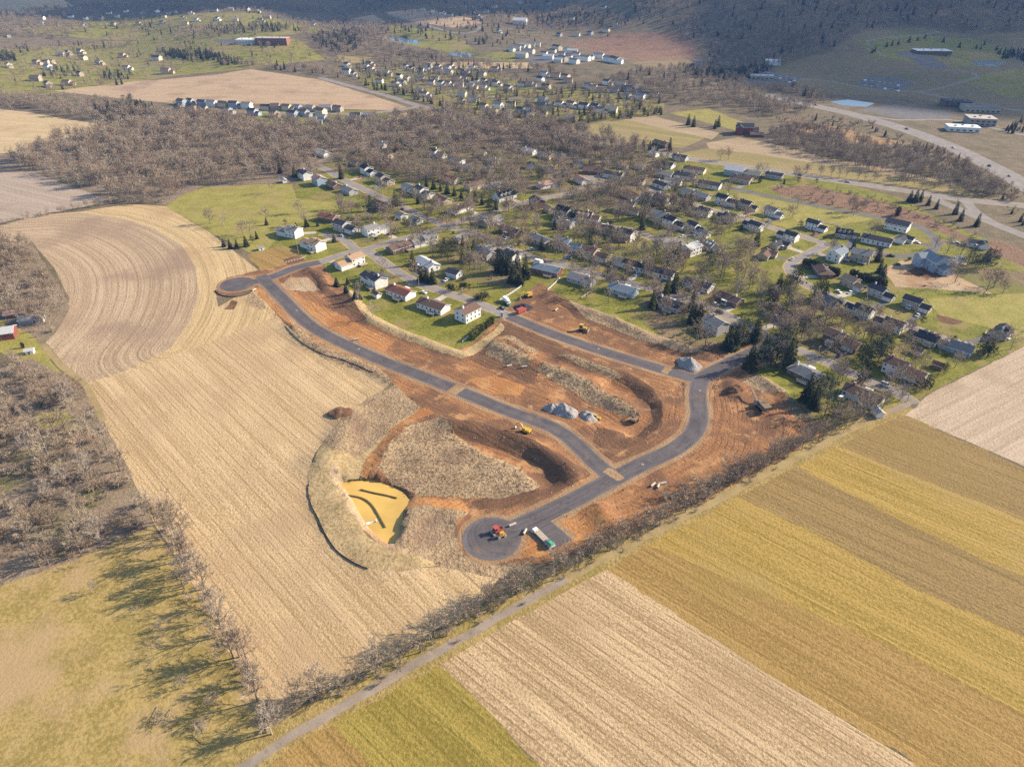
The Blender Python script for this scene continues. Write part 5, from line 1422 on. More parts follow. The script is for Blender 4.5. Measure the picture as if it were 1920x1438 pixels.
# flatbed trailer with its load
p0, p1 = at(1006, 998), at(1036, 1027)
a = math.atan2(p1[1] - p0[1], p1[0] - p0[0])
x, y = (p0[0] + p1[0]) / 2, (p0[1] + p1[1]) / 2
o = thing("flatbed_trailer", "trailer", "long white flatbed trailer", "on orange soil beside the short paved spur", 1021, (x, y, gz(x, y)), a)
bed = MB()
bed.box((0, 0, 1.05), (10.6, 2.5, .22)); link("bed", bed.mesh("bed", "paint_white"), o)
link("gooseneck", MB().box((-5.9, 0, 1.4), (1.6, 2.0, .25)).mesh("gooseneck", "paint_white"), o)
for sx in (2.4, 3.6):
    for sy in (-1, 1): link("wheel", WH_MID, o, (sx, sy * 1.0, .5))
for k in range(7): link("deck_plank", MB().box((0, 0, 0), (10.2, .28, .05)).mesh("deck_plank", "timber"), o, (0, -1.02 + k * .34, 1.2))
q = Matrix.Rotation(a, 3, 'Z') @ Vector((4.0, -.1, 0))
o = thing("green_compressor", "compressor", "teal green compressor under a rounded hood", "on the tail of the white flatbed trailer", 1036, (x + q.x, y + q.y, gz(x, y) + 1.24), a)
link("hood", MB().box((0, 0, .75), (2.2, 1.5, 1.1), 0, 0, .8).mesh("hood", "paint_green"), o); link("base", MB().box((0, 0, .1), (2.4, 1.6, .2)).mesh("base", "paint_grey"), o)
q = Matrix.Rotation(a, 3, 'Z') @ Vector((2.2, .1, 0))
o = thing("skid_crate", "crate", "grey open tool crate", "on the flatbed trailer before the teal compressor", 1030, (x + q.x, y + q.y, gz(x, y) + 1.24), a)
mb = MB().box((0, 0, .08), (1.6, 1.4, .12))
for c, d in (((.75, 0, .45), (.1, 1.4, .7)), ((-.75, 0, .45), (.1, 1.4, .7)), ((0, .68, .45), (1.5, .1, .7)), ((0, -.68, .45), (1.5, .1, .7))): mb.box(c, d)
link("bin", mb.mesh("bin", "paint_grey"), o); link("lid", MB().box((-.2, 0, .85), (1.0, 1.3, .06)).mesh("lid", "paint_steel"), o)
# screener with long conveyor
x, y = at(1426, 765)
o = thing("soil_screener", "screener", "dark soil screener with raised conveyor", "right of the bending new road", 1426, (x, y, gz(x, y)), math.radians(105), None, None, 1.3)
for sy in (-1, 1): link("track", MB().prism([(-2.2, .25), (-1.9, 0), (1.9, 0), (2.2, .25), (2, .8), (-2, .8)], sy * 1.1 - .25, sy * 1.1 + .25).mesh("track", "rubber"), o)
link("chassis", MB().box((0, 0, 1.2), (7.5, 1.8, .6)).mesh("chassis", "paint_steel"), o)
link("hopper", MB().box((-2.8, 0, 2.7), (2.6, 2.4, 1.4), 0, 0, 1.3).mesh("hopper", "paint_brownpaint"), o)
link("engine_box", MB().box((.8, 0, 2.2), (2.2, 1.7, 1.4)).mesh("engine_box", "paint_brownpaint"), o)
link("conveyor", MB().box((5.0, 0, 2.9), (7.0, .9, .3), 0, 0, 1, math.radians(-26)).mesh("conveyor", "paint_brownpaint"), o)
link("side_conveyor", MB().box((0, 3.3, 2.3), (.7, 4.2, .25)).mesh("side_conveyor", "paint_black"), o)
# trucks, trailers and stores by the entrance
def box_truck(px, py, a, look, place, paint):
    x, y = at(px, py)
    o = thing("box_truck", "truck", look, place, px, (x, y, gz(x, y)), a, None, "machines on the building site")
    link("cargo_box", MB().box((-1.0, 0, 2.0), (4.8, 2.3, 2.4)).mesh("cargo_box", paint), o)
    link("cab", MB().box((2.4, 0, 1.45), (1.7, 2.1, 1.7), 0, 0, .86).mesh("cab", paint), o)
    link("windscreen", MB().box((3.08, 0, 1.75), (.2, 1.7, .7)).mesh("windscreen", "glass"), o)
    for sx in (-2.2, 2.3):
        for sy in (-1, 1): link("wheel", WH_MID, o, (sx, sy * .95, .5))
box_truck(950, 567, math.radians(-55), "white box truck", "at the site entrance below the white fence", "paint_white")
box_truck(978, 586, math.radians(40), "pinkish red lorry", "by the dark heap at the site entrance", "paint_red")
def camper(px, py, a, look, place, s=1.0):
    x, y = at(px, py)
    o = thing("camper", "camper", look, place, px, (x, y, gz(x, y)), a, None, None, s)
    link("shell", MB().prism([(-3.2, .6), (3.0, .6), (3.3, 1.4), (2.6, 2.9), (-3.0, 2.9), (-3.3, 2.0)], -1.15, 1.15).mesh("shell", "paint_white"), o)
    for sx in (-1.6, .2, 1.6): link("window", MB().box((sx, -1.17, 1.9), (.9, .05, .6)).mesh("window", "glass"), o)
    for sy in (-1, 1): link("wheel", WH_CAR, o, (-.2, sy * 1.0, .34))
camper(1010, 494, math.radians(-35), "white camper trailer", "behind the brick house with blue-grey roof")
x, y = at(940, 594)
o = thing("portable_toilet", "toilet", "white portable toilet", "at the end of the hedge by the site entrance", 940, (x, y, gz(x, y)), .4, None, None, 1.5)
link("cabin", MB().box((0, 0, 1.1), (1.1, 1.1, 2.1)).mesh("cabin", "paint_white"), o); link("roof", MB().box((0, 0, 2.25), (1.2, 1.2, .2), 0, 0, .7).mesh("roof", "paint_grey"), o); link("door", MB().box((0, -.57, 1.05), (.8, .05, 1.9)).mesh("door", "paint_blue"), o)

# heaps of crushed stone
plain("crushed_stone", (0.27, 0.255, 0.245), 0.95, 0.35, 1.4)
plain("fresh_mix", (0.035, 0.035, 0.04), 0.9, 0.3, 1.4)
def heap(px, py, r, h, look, place, mat="crushed_stone", seed=0, sx=1.0, name="stone_heap"):
    x, y = at(px, py); n, rings = 44, 15
    V = [(0, 0, h * .9)]
    sd = seed * 7.3
    for i in range(1, rings + 1):
        t = i / rings
        for k in range(n):
            a = 2 * math.pi * k / n
            rr = r * t * (1 + .14 * math.sin(2 * a + seed) + .09 * math.sin(5 * a + seed * 2)) * rnd.uniform(.97, 1.03)
            X, Y = rr * math.cos(a) * sx, rr * math.sin(a)
            lump = float(vnoise(np.array([X / 2.2 + sd]), np.array([Y / 2.2]), 3)[0]) - .5
            ridge = max(0, 1 - abs(t - .35 * (1 + math.cos(a - sd))) * 1.4)
            V.append((X, Y, h * ((1 - t) ** .8 * (.72 + .28 * ridge) + .62 * lump * (1 - t)) - (.4 if i == rings else 0)))
    F = [(0, 1 + k, 1 + (k + 1) % n) for k in range(n)]
    for i in range(rings - 1):
        for k in range(n):
            p, q = 1 + i * n + k, 1 + i * n + (k + 1) % n
            F.append((p, p + n, q + n, q))
    o = thing(name, "heap", look, place, px, (x, y, gz(x, y)), math.radians(-35), MB().add(V, F).mesh(name, mat), "heaps of loose material on the site")
heap(1036, 766, 4.6, 3.2, "smaller grey stone heap", "left of the big stone heap above the new road", seed=1)
heap(1057, 770, 6.0, 4.4, "largest grey stone heap", "between the new road and the dug pit", seed=2, sx=1.25)
heap(1103, 780, 5.0, 3.8, "grey stone heap with a loader at its foot", "above the new road", seed=4, sx=1.2)
heap(1292, 684, 6.5, 4.4, "tall pale grey stone heap", "by the upper fork of the new roads", seed=3, sx=1.1)
heap(981, 577, 5.0, 2.0, "black asphalt heap", "just inside the site entrance", "fresh_mix", 5, 1.3, "asphalt_heap")
heap(1378, 735, 4.5, 2.4, "brown topsoil heap", "right of the bending new road", "dirt_dark_and_shade", 6, .8, "soil_heap")
heap(640, 778, 5.5, 2.0, "dark brush heap", "at the field edge above the yellow pond", "dirt_dark_and_shade", 7, 1.0, "brush_heap")
# covers in the new roads
COVER_R = MB().tube((0, 0, 0), (0, 0, .05), .62, .62, 14, 0, True).mesh("frame", "concrete")
COVER_L = MB().tube((0, 0, .03), (0, 0, .075), .45, .45, 12, 0, True).mesh("lid", "paint_steel")
for rl in (r_b, r_c, r_d):
    for i in range(12, len(rl) - 6, 13):
        x, y = rl[i][0] + 1.2, rl[i][1] + .6
        o = thing("manhole_cover", "manhole cover", "round dark manhole cover in a pale ring", "in the new roads", screen_x(x, y), (x, y, gz(x, y)), 0, None, "covers in the new roads")
        link("frame", COVER_R, o); link("lid", COVER_L, o)
# pipes and blocks lying about
PIPE = MB().tube((-1.4, 0, .45), (1.4, 0, .45), .45, .45, 10, 0).tube((-1.38, 0, .45), (1.38, 0, .45), .36, .36, 10, 0).mesh("concrete_pipe", "concrete")
for i, (px, py, a, pl) in enumerate([(1243, 908, .3, "below the junction of the new roads"), (1234, 912, 1.1, "below the junction of the new roads"), (1224, 910, .8, "below the junction of the new roads"), (1243, 571, .2, "on the soil bank"),
                                 (955, 716 - 28, .4, "by the dry grass mound"), (983, 692, .2, "by the dry grass mound"), (1043, 582, .9, "in the middle of the upper bare soil"), (961, 984, .5, "at the neck of the round turning circle"), (984, 997, 1.2, "at the neck of the round turning circle"),
                                 (560, 545, .6, "beside the upper new road"), (668, 638, .3, "beside the upper new road"), (477, 545, 1.0, "beside the upper new road")]):
    x, y = at(px, py)
    thing("concrete_pipe", "pipe", "pale concrete pipe", pl, px, (x, y, gz(x, y)), a, PIPE, "pipe sections on the site", 1.1)
# basin gear: outlet riser, float, baffles, silt fence
x, y = at(690, 979)
o = thing("pond_skimmer", "skimmer", "white floating skimmer with arm", "at the left bank of the yellow pond", 690, (x, y, -1.0), .3)
link("float", MB().box((0, 0, .25), (1.6, 1.2, .5)).mesh("float", "paint_white"), o); link("arm", MB().tube((0, 0, .3), (3.2, .8, .3), .14, .14, 6, 0, True).mesh("arm", "paint_white"), o); link("end_float", MB().tube((3.2, .2, .3), (3.2, 1.4, .3), .3, .3, 8, 0, True).mesh("end_float", "paint_white"), o)
def curtain(name, cat, look, place, px, h, zf, mat, th=.25, post=None):
    line = smooth(P(*px), 1.5)
    zs = [zf if zf is not None else gz(*p) for p in line]
    cx, cy = line[len(line) // 2]; cz = zs[len(line) // 2]
    o = thing(name, cat, look, place, px[0][0], (cx, cy, cz))
    mb = MB()
    L = buffer(line, th); n = len(line); A, B = L[:n], L[:n - 1:-1]
    V, F = [], []
    for i in range(n):
        z0, z1 = zs[i] - cz - .2, zs[i] - cz + h * rnd.uniform(.85, 1.05)
        for q in (A[i], B[i]):
            V += [(q[0] - cx, q[1] - cy, z0), (q[0] - cx, q[1] - cy, z1)]
    for i in range(n - 1):
        a, b = 4 * i, 4 * i + 4
        F += [(a, b, b + 1, a + 1), (a + 3, b + 3, b + 2, a + 2), (a + 1, b + 1, b + 3, a + 3)]
    F += [(0, 1, 3, 2), (4 * n - 4, 4 * n - 2, 4 * n - 1, 4 * n - 3)]
    link("cloth", mb.add(V, F).mesh("cloth", mat), o)
    if post:
        pm = MB().box((0, 0, h * .6), (.14, .14, h * 1.4)).mesh("stake", post)
        for i in range(0, n, 2): link("stake", pm, o, (A[i][0] - cx, A[i][1] - cy, zs[i] - cz))
curtain("pond_baffle", "baffle", "straight dark baffle curtain", "across the upper part of the yellow pond", [(676, 915), (700, 921), (725, 926), (744, 931)], .6, -1.1, "baffle_cloth", .45, "timber")
curtain("pond_baffle", "baffle", "long bent dark baffle curtain", "down the middle of the yellow pond", [(652, 926), (672, 929), (688, 936), (700, 948), (711, 966), (722, 986)], .6, -1.1, "baffle_cloth", .55, "timber")
curtain("silt_fence", "fence", "black silt fence", "curving along the field edge below the pond bank", [(580, 908), (578, 922), (585, 950), (598, 975), (612, 1005), (630, 1032), (660, 1055), (690, 1069)], .5, None, "silt_fabric", .12, "timber")
curtain("silt_fence", "fence", "thin dark silt fence", "between the stubble and the upper grass bank", [(535, 613), (560, 640), (600, 663), (650, 680), (700, 700)], .35, None, "silt_fabric", .15, "timber")
curtain("silt_fence", "fence", "low dark silt fence", "round the upper round turning place", [(404, 545), (412, 553), (430, 557), (450, 556), (470, 550)], .7, None, "silt_fabric", .15, "timber")
def rail_fence(px, look, place, mat="trim", h=1.3, rails=(.35, .75, 1.15)):
    line = smooth(P(*px), 2.6)
    cx, cy = line[0]; cz = gz(cx, cy)
    o = thing("fence", "fence", look, place, px[0][0], (cx, cy, cz))
    pm = MB().box((0, 0, h / 2), (.16, .16, h + .2)).mesh("post", mat)
    for p in line: link("post", pm, o, (p[0] - cx, p[1] - cy, gz(*p) - cz))
    for a, b in zip(line[:-1], line[1:]):
        za, zb = gz(*a) - cz, gz(*b) - cz
        for r in rails: link("rail", MB().tube((a[0] - cx, a[1] - cy, za + r), (b[0] - cx, b[1] - cy, zb + r), .1, .1, 4).mesh("rail", mat), o)
rail_fence([(935, 565), (960, 550), (983, 534)], "straight white fence", "along the green yard above the site entrance")
rail_fence([(1027, 545), (1040, 533), (1050, 523)], "short white fence", "between two green yards above the bare soil")
rail_fence([(1090, 560), (1110, 547), (1122, 540)], "pale timber fence", "beside the long grey house above the site", "timber")
rail_fence([(1534, 416), (1552, 420), (1570, 424), (1578, 428), (1566, 440)], "dark rail fence", "round the yard of a white house below the open lawn", "timber")
rail_fence([(867, 642), (873, 637), (878, 633)], "short white fence", "at the foot of the tall clipped hedge")
# garden beds and bales
for k in range(6):
    x, y = at(541 + k * 5.2, 489 - k * 1.2)
    thing("garden_bed", "garden bed", "narrow timber-edged garden bed", "in the garden plot above the new road", 541 + k * 5.2, (x, y, gz(x, y)), math.radians(62), MB().box((0, 0, .15), (7, 1.0, .35), 0).box((0, 0, .34), (6.7, .75, .05), 1).mesh("garden_bed", "timber", "dirt_dark_and_shade"), "beds of the garden plot")

# materials yard and parked cars in the far car parks
for nm, pts in (("on the far garden centre yard", [(1440 + 8 * i, 139 + 1.7 * i + 4 * j) for i in range(7) for j in range(3)]), ("on the far storage yard by the curved drive", [(1622 + 12 * i, 152 + 2.0 * i + 5 * j) for i in range(6) for j in range(3)])):
    for px, py in pts:
        x, y = at(px + rnd.uniform(-2, 2), py)
        c = rnd.choice(("paint_white", "paint_grey", "paint_steel", "paint_blue", "timber"))
        o = thing("stock_stack", "stack", "%s stack of goods" % dict(paint_white="white", paint_grey="grey", paint_steel="dark", paint_blue="blue", timber="timber")[c], nm, px, (x, y, gz(x, y)), rnd.uniform(-.3, .1), None, "stacked goods on the far yards")
        link("pallet", MB().box((0, 0, .1), (5, 3, .2)).mesh("pallet", "timber"), o); link("load", MB().box((0, 0, 1.0), (4.6, 2.6, 1.6), 0, 0, .92).mesh("load", c), o)
# utility poles
POLE = MB().tube((0, 0, -1), (0, 0, 10.5), .16, .11, 6).mesh("pole", "timber")
ARM = MB().box((0, 0, 9.6), (2.2, .12, .14)).mesh("cross_arm", "timber")
for i, (px, py) in enumerate([(700, 505), (786, 542), (868, 566), (560, 477), (880, 442), (968, 481), (1070, 508), (1190, 542), (1295, 571), (1410, 625), (1530, 678), (1250, 292), (1330, 304), (1420, 318)]):
    x, y = at(px, py)
    o = thing("utility_pole", "pole", "slim timber utility pole", "beside the suburb streets", px, (x, y, gz(x, y)), rd(px, py) + math.pi / 2, None, "utility poles along the streets")
    link("pole", POLE, o); link("cross_arm", ARM, o)
# ------------------------------------------------------------------ trees and shrubs
KEEP = [(h["x"], h["y"], 8.5) for h in HOUSES] + [(x, y, 9) for x, y in FAR_SPOTS]
KA = np.array(KEEP)
def clear_of(x, y, r=0.0, road_r=5.0):
    if (np.hypot(KA[:, 0] - x, KA[:, 1] - y) < KA[:, 2] + r).any(): return False
    for line, w, mat, nm, ph in ROADS:
        A = np.asarray(line)
        if abs(A[:, 0].mean() - x) > 900: continue
        if np.hypot(A[:, 0] - x, A[:, 1] - y).min() < w / 2 + road_r: return False
    return True
BARE = ["bare%d" % i for i in range(9)]
def along(px, n, spread):
    line = smooth(P(*px), 2.0)
    for i in range(n):
        p = line[min(len(line) - 1, int((i + rnd.uniform(.1, .9)) / n * len(line)))]
        yield p[0] + rnd.gauss(0, spread), p[1] + rnd.gauss(0, spread)
LANE_PX = [(560, 1325), (650, 1293), (780, 1220), (900, 1155), (1000, 1102), (1100, 1046), (1200, 998), (1300, 947), (1400, 893), (1500, 842), (1570, 800), (1640, 772)]
for x, y in along(LANE_PX, 66, 1.2):
    tree(rnd.choice(BARE[:4] + ["bare5"]), x, y, rnd.uniform(9, 15), "bare hedgerow tree", "along the farm lane", "bare trees along the farm lane")
EDGE_PX = [(512, 1372), (470, 1290), (432, 1215), (400, 1150), (362, 1080), (330, 1020), (292, 970)]
for x, y in along(EDGE_PX, 24, 1.6):
    tree(rnd.choice(["bare0", "bare2", "bare7", "tall0", "tall1", "tall2"]), x, y, rnd.uniform(10, 19), "tall bare tree", "between the pasture and the big stubble field", "bare trees on the pasture edge")
for px, py, h, k in [(352, 1092, 15, "pale0"), (510, 1376, 14, "pale1")]:
    x, y = at(px, py); tree(k, x, y, h, "pale-barked bare tree", "between the pasture and the big stubble field", "bare trees on the pasture edge")
for px, py in [(325, 1330), (300, 1325), (372, 1330), (383, 1392), (398, 1340)]:
    x, y = at(px, py)
    o = tree("bare%d" % rnd.randint(0, 3), x, y, 6.5, "fallen grey tree limb", "lying on the pasture", "fallen limbs on the pasture", "fallen_limb", "fallen limb")
    o.rotation_euler = (math.radians(rnd.uniform(70, 85)), 0, rnd.uniform(0, 6.28)); o.location.z += .6

def scatter(px, spacing, seed, ok=None, extra=()):
    g = random.Random(seed)
    poly = P(*px); A = np.array(poly)
    area = 0.5 * abs(np.dot(A[:, 0], np.roll(A[:, 1], 1)) - np.dot(A[:, 1], np.roll(A[:, 0], 1)))
    n = int(area / spacing ** 2)
    X = np.random.RandomState(seed).uniform(A[:, 0].min(), A[:, 0].max(), n * 6); Y = np.random.RandomState(seed + 1).uniform(A[:, 1].min(), A[:, 1].max(), n * 6)
    m = inside(X, Y, poly)
    return [(x, y) for x, y in zip(X[m][:n], Y[m][:n]) if ok is None or ok(x, y)]
pick = lambda keys: rnd.choice(keys)
# the wood at the left edge: its nearest trees one by one, the thicket under them as one mass
left_wood = scatter([(-60, 715), (0, 700), (60, 690), (120, 712), (160, 745), (195, 805), (240, 890), (285, 975), (140, 1042), (0, 1090), (-60, 1110)], 11.0, 21, lambda x, y: math.dist((x, y), at(95, 788)) > 9)
for x, y in left_wood:
    tree(pick(BARE + ["tall2", "pale0"]), x, y, rnd.uniform(10, 16), "bare tree", "in the wood at the left edge", "bare trees of the left wood")
wood("left_thicket", "tangled bare undergrowth filling the wood at the left edge", [(x, y, rnd.uniform(2.5, 7), pick(["shrub0", "shrub1", "bare1", "bare3", "shrub0"])) for x, y in scatter([(-220, 720), (0, 700), (60, 690), (120, 712), (160, 745), (195, 805), (240, 890), (285, 975), (140, 1045), (0, 1092), (-220, 1150)], 6.0, 22, lambda x, y: math.dist((x, y), at(95, 788)) > 8)])
wood("upper_left_wood", "bare grey wood beside the curved stubble field", [(x, y, rnd.uniform(8, 15), pick(BARE)) for x, y in scatter([(-200, 500), (0, 455), (55, 462), (95, 522), (126, 575), (108, 606), (75, 615), (0, 590), (-200, 600)], 6.0, 23)])
wood("hedge_undergrowth", "low bare brush under the farm lane trees", [(x, y, rnd.uniform(1.2, 3.2), pick(["shrub0", "shrub1"])) for x, y in along(LANE_PX, 110, 2.0)] + [(x, y, rnd.uniform(1.5, 4), pick(["shrub0", "shrub1"])) for x, y in along(EDGE_PX, 45, 1.6)])
wood("lane_brush", "grey brush thicket between the farm lane and the bare soil", [(x, y, rnd.uniform(2, 6), pick(["shrub0", "shrub1", "bare2"])) for x, y in scatter([(1080, 1040), (1150, 985), (1260, 925), (1330, 905), (1420, 860), (1530, 815), (1560, 805), (1400, 895), (1250, 965), (1120, 1035)], 4.2, 24)])
wood("middle_wood", "broad bare grey-brown wood between the upper fields and the suburb", [(x, y, rnd.uniform(11, 19), pick(BARE + ["tall0", "tall1"])) for x, y in scatter([(20, 300), (140, 257), (240, 240), (285, 214), (600, 240), (840, 216), (1060, 240), (1170, 268), (1100, 285), (1000, 285), (760, 262), (620, 292), (548, 335), (480, 343), (380, 350), (310, 382), (205, 374), (60, 322)], 8.6, 25, lambda x, y: clear_of(x, y, 0, 3))])
wood("suburb_wood", "bare shade trees standing thick over the older streets", [(x, y, rnd.uniform(9, 16), pick(BARE + ["tall2"])) for x, y in scatter([(560, 340), (620, 296), (760, 262), (1000, 278), (1190, 270), (1250, 300), (1330, 350), (1300, 400), (1200, 405), (1110, 385), (1000, 372), (930, 380), (880, 372), (800, 345), (740, 335), (680, 322), (620, 325)], 7.6, 26, lambda x, y: clear_of(x, y, 2.5, 3))])
wood("hedgerow_brush", "thin bare hedgerow between the grey and the curved stubble fields", [(x, y, rnd.uniform(3, 8), pick(BARE + ["shrub0"])) for x, y in along([(-100, 448), (0, 422), (90, 402), (150, 393), (215, 382), (310, 380)], 60, 1.6)])
wood("highway_wood", "purple-brown wood strip below the highway", [(x, y, rnd.uniform(9, 15), pick(BARE + ["tall1"])) for x, y in scatter([(1440, 255), (1500, 240), (1600, 268), (1720, 285), (1790, 310), (1850, 338), (1900, 365), (1860, 368), (1700, 340), (1560, 304), (1450, 275)], 7.4, 27, lambda x, y: clear_of(x, y, 0, 8))])
wood("highway_scrub", "bare scrub on the highway verges", [(x, y, rnd.uniform(3, 9), pick(["shrub0", "shrub1", "bare1", "bare4", "spruce0"])) for x, y in scatter([(1420, 228), (1500, 215), (1620, 232), (1700, 258), (1800, 300), (1900, 352), (2000, 420), (2000, 480), (1880, 415), (1790, 380), (1840, 360), (1780, 322), (1650, 275), (1500, 243)], 12, 28, lambda x, y: clear_of(x, y, 0, 4))])
wood("creek_wood", "grey wood strip between the far town and the right meadow", [(x, y, rnd.uniform(8, 15), pick(BARE)) for x, y in scatter([(1110, 150), (1250, 165), (1380, 165), (1480, 168), (1560, 185), (1540, 205), (1450, 222), (1340, 202), (1245, 192), (1150, 168)], 9.5, 29, lambda x, y: clear_of(x, y, 0, 4))])
wood("town_trees", "bare street trees scattered through the far town", [(x, y, rnd.uniform(6, 12), pick(BARE + ["spruce0", "gold0", "pale0"])) for x, y in scatter([(640, 128), (760, 122), (900, 128), (1000, 160), (1150, 165), (1245, 192), (1220, 225), (1060, 235), (860, 217), (790, 192), (700, 168)], 9.5, 30, lambda x, y: clear_of(x, y, 0, 2))])
wood("town_edge_trees", "dark row of evergreens along the county road", [(x, y, rnd.uniform(6, 10), pick(["spruce0", "spruce1", "spruce2"])) for x, y in along([(690, 160), (740, 172), (790, 188), (830, 200), (900, 214), (1000, 222)], 60, 4)] + [(x, y, rnd.uniform(7, 10), pick(["pine0", "spruce1"])) for x, y in along([(1030, 238), (1100, 228), (1170, 220), (1240, 214)], 50, 3)])
wood("left_far_woods", "dark bare woods on the far left hills", [(x, y, rnd.uniform(8, 14), pick(BARE)) for q, s in (([(-100, 60), (50, 45), (130, 40), (60, 70), (-100, 80)], 12), ([(60, 70), (140, 45), (170, 60), (110, 78)], 12), ([(120, 8), (300, 0), (640, 18), (720, 30), (600, 25), (330, 20), (200, 22)], 14), ([(560, 60), (640, 30), (720, 55), (760, 95), (700, 118), (600, 100)], 13), ([(250, 72), (400, 60), (420, 70), (300, 80)], 16), ([(-150, 182), (60, 182), (200, 192), (290, 210), (240, 236), (130, 222), (40, 208), (-150, 205)], 9), ([(0, 26), (140, 15), (200, 26), (60, 42), (-80, 45)], 14), ([(740, 96), (830, 100), (960, 120), (900, 116), (790, 112)], 11)) for x, y in scatter(q, s, 31 + s, lambda x, y: clear_of(x, y, 0, 3))])
wood("left_far_evergreens", "dark evergreen clumps among the far left lawns", [(x, y, rnd.uniform(7, 12), pick(["spruce0", "spruce2", "pine1"])) for q, s in (([(290, 100), (380, 97), (460, 118), (440, 126), (330, 112)], 9), ([(580, 70), (660, 55), (700, 75), (650, 105), (600, 95)], 12), ([(380, 55), (540, 50), (560, 62), (420, 66)], 14), ([(0, 108), (30, 106), (30, 116), (0, 118)], 8), ([(180, 205), (250, 190), (290, 205), (270, 232), (200, 225)], 9), ([(70, 128), (120, 120), (160, 140), (90, 158)], 22), ([(700, 60), (860, 30), (980, 60), (940, 90), (830, 80)], 26), ([(190, 140), (250, 138), (250, 152), (200, 155)], 13), ([(980, 25), (1110, 22), (1110, 48), (1000, 45)], 14), ([(1090, 30), (1200, 15), (1210, 45), (1120, 55)], 20)) for x, y in scatter(q, s, 41 + s, lambda x, y: clear_of(x, y, 0, 3))])
wood("mountain_forest", "dark bare forest covering the far right mountain", [(x, y, rnd.uniform(10, 16), pick(BARE + ["bare0", "bare1", "spruce0"])) for x, y in scatter([(1180, 20), (1215, -60), (2200, -160), (2200, 75), (1830, 62), (1720, 48), (1612, 56), (1560, 94), (1500, 112), (1450, 128), (1400, 150), (1330, 128), (1300, 85), (1255, 56)], 12.5, 61, lambda x, y: y < 3600)])
wood("ridge_forest", "dark bare wood along the top middle of the picture", [(x, y, rnd.uniform(9, 14), pick(BARE + ["spruce0"])) for x, y in scatter([(560, -20), (1215, -60), (1200, 18), (1080, 5), (900, 0), (700, 15)], 17, 62, lambda x, y: y < 4000 and clear_of(x, y, 0, 3))])
wood("nursery_rows", "dark evergreen belt before the garden centre", [(x, y, rnd.uniform(7, 11), pick(["spruce0", "spruce2", "pine0"])) for x, y in scatter([(1270, 128), (1340, 135), (1440, 120), (1450, 132), (1380, 150), (1290, 146)], 8.5, 63)] + [(x, y, rnd.uniform(6, 10), pick(["spruce0", "spruce2"])) for x, y in scatter([(1865, 92), (1960, 95), (1960, 118), (1880, 112)], 9, 64)] + [(x, y, rnd.uniform(5, 8), "spruce0") for x, y in scatter([(1880, 245), (1940, 215), (1960, 235), (1900, 255)], 8, 65)])

wood("shade_trees", "bare shade trees and evergreens mixed through the suburb blocks", [(x, y, rnd.uniform(9, 16), pick(BARE + BARE + BARE + ["spruce1", "pine0", "pine1"])) for x, y in scatter([(620, 440), (640, 390), (700, 360), (800, 380), (900, 395), (1100, 390), (1300, 385), (1420, 400), (1470, 455), (1400, 500), (1480, 570), (1700, 600), (1760, 680), (1640, 760), (1480, 700), (1300, 620), (1220, 590), (1000, 480), (900, 520), (800, 480), (700, 440)], 9.6, 70, lambda x, y: clear_of(x, y, -.5, 1))])
wood("far_belts", "dark bare tree belts between the far fields and plots", [(x, y, rnd.uniform(7, 13), pick(BARE + ["spruce0"])) for q, s in (([(600, 112), (700, 120), (760, 96), (1000, 128), (1110, 142), (1040, 150), (900, 126), (760, 122), (640, 126)], 11), ([(150, 50), (300, 40), (480, 60), (420, 66), (250, 56)], 13), ([(640, 8), (760, 2), (1060, 10), (1200, 50), (1060, 62), (930, 52), (905, 36), (780, 14), (660, 24)], 14), ([(380, 128), (470, 118), (600, 128), (700, 160), (600, 142), (470, 126)], 10), ([(60, 180), (100, 168), (240, 152), (250, 156), (110, 174)], 12), ([(0, 92), (120, 80), (260, 82), (250, 90), (90, 96), (0, 104)], 13), ([(1180, 132), (1330, 130), (1420, 160), (1280, 165), (1150, 150)], 10)) for x, y in scatter(q, s, 91 + s, lambda x, y: clear_of(x, y, 0, 3))])
# single evergreens of the suburb
def evergreens(keys, hr, look, place, group, pts, name="evergreen_tree", cat="tree", sx=1.0):
    for px, py in pts:
        x, y = at(px, py)
        tree(pick(keys), x, y, rnd.uniform(*hr), look, place, group, name, cat, None, sx)
evergreens(["column0"], (4.6, 5.6), "clipped columnar tree", "in the straight green hedge beside the bare soil", "trees of the clipped green hedge", [(886 + 38 * t / 13, 637 - 31 * t / 13) for t in range(14)], "hedge_tree", sx=1.25)
DK = ["spruce0", "spruce2"]
G1 = "evergreens of the suburb"
evergreens(DK, (4, 6), "small dark cone-shaped evergreen", "on the soil bank by the upper new road", G1, [(632, 538), (652, 533), (650, 553), (668, 566), (676, 564), (627, 454)], sx=1.3)
evergreens(["spruce1"], (9, 12), "tall green spruce", "between the two short streets", G1, [(774, 498), (790, 527), (800, 530), (812, 532)])
evergreens(["gold0"], (10, 12), "yellow-green cone-shaped tree", "in the middle of the suburb", G1, [(868, 492), (742, 386), (1392, 640), (1265, 372)])
evergreens(DK + ["pine0"], (8, 11), "dark spreading evergreen", "left of the yellow-green cone tree", G1, [(828, 484), (840, 490), (850, 480), (833, 472)])
evergreens(DK, (11, 15), "tall dark spruce", "behind the green yard above the site entrance", G1, [(963, 530), (975, 535), (955, 512), (985, 522), (945, 512), (970, 505), (935, 510)])
evergreens(["bush0", "pine0"], (3.5, 5.5), "low dark evergreen bush", "beside the street above the site entrance", G1, [(847, 546), (870, 541), (880, 546), (893, 562), (905, 560), (917, 563)], "evergreen_bush", "bush", 1.2)
evergreens(DK, (6, 9), "dark hedge spruce", "in the long dark row across the older streets", "spruces of the long dark row", [(800 + 13 * k, 351 + 4.2 * k) for k in range(11)])
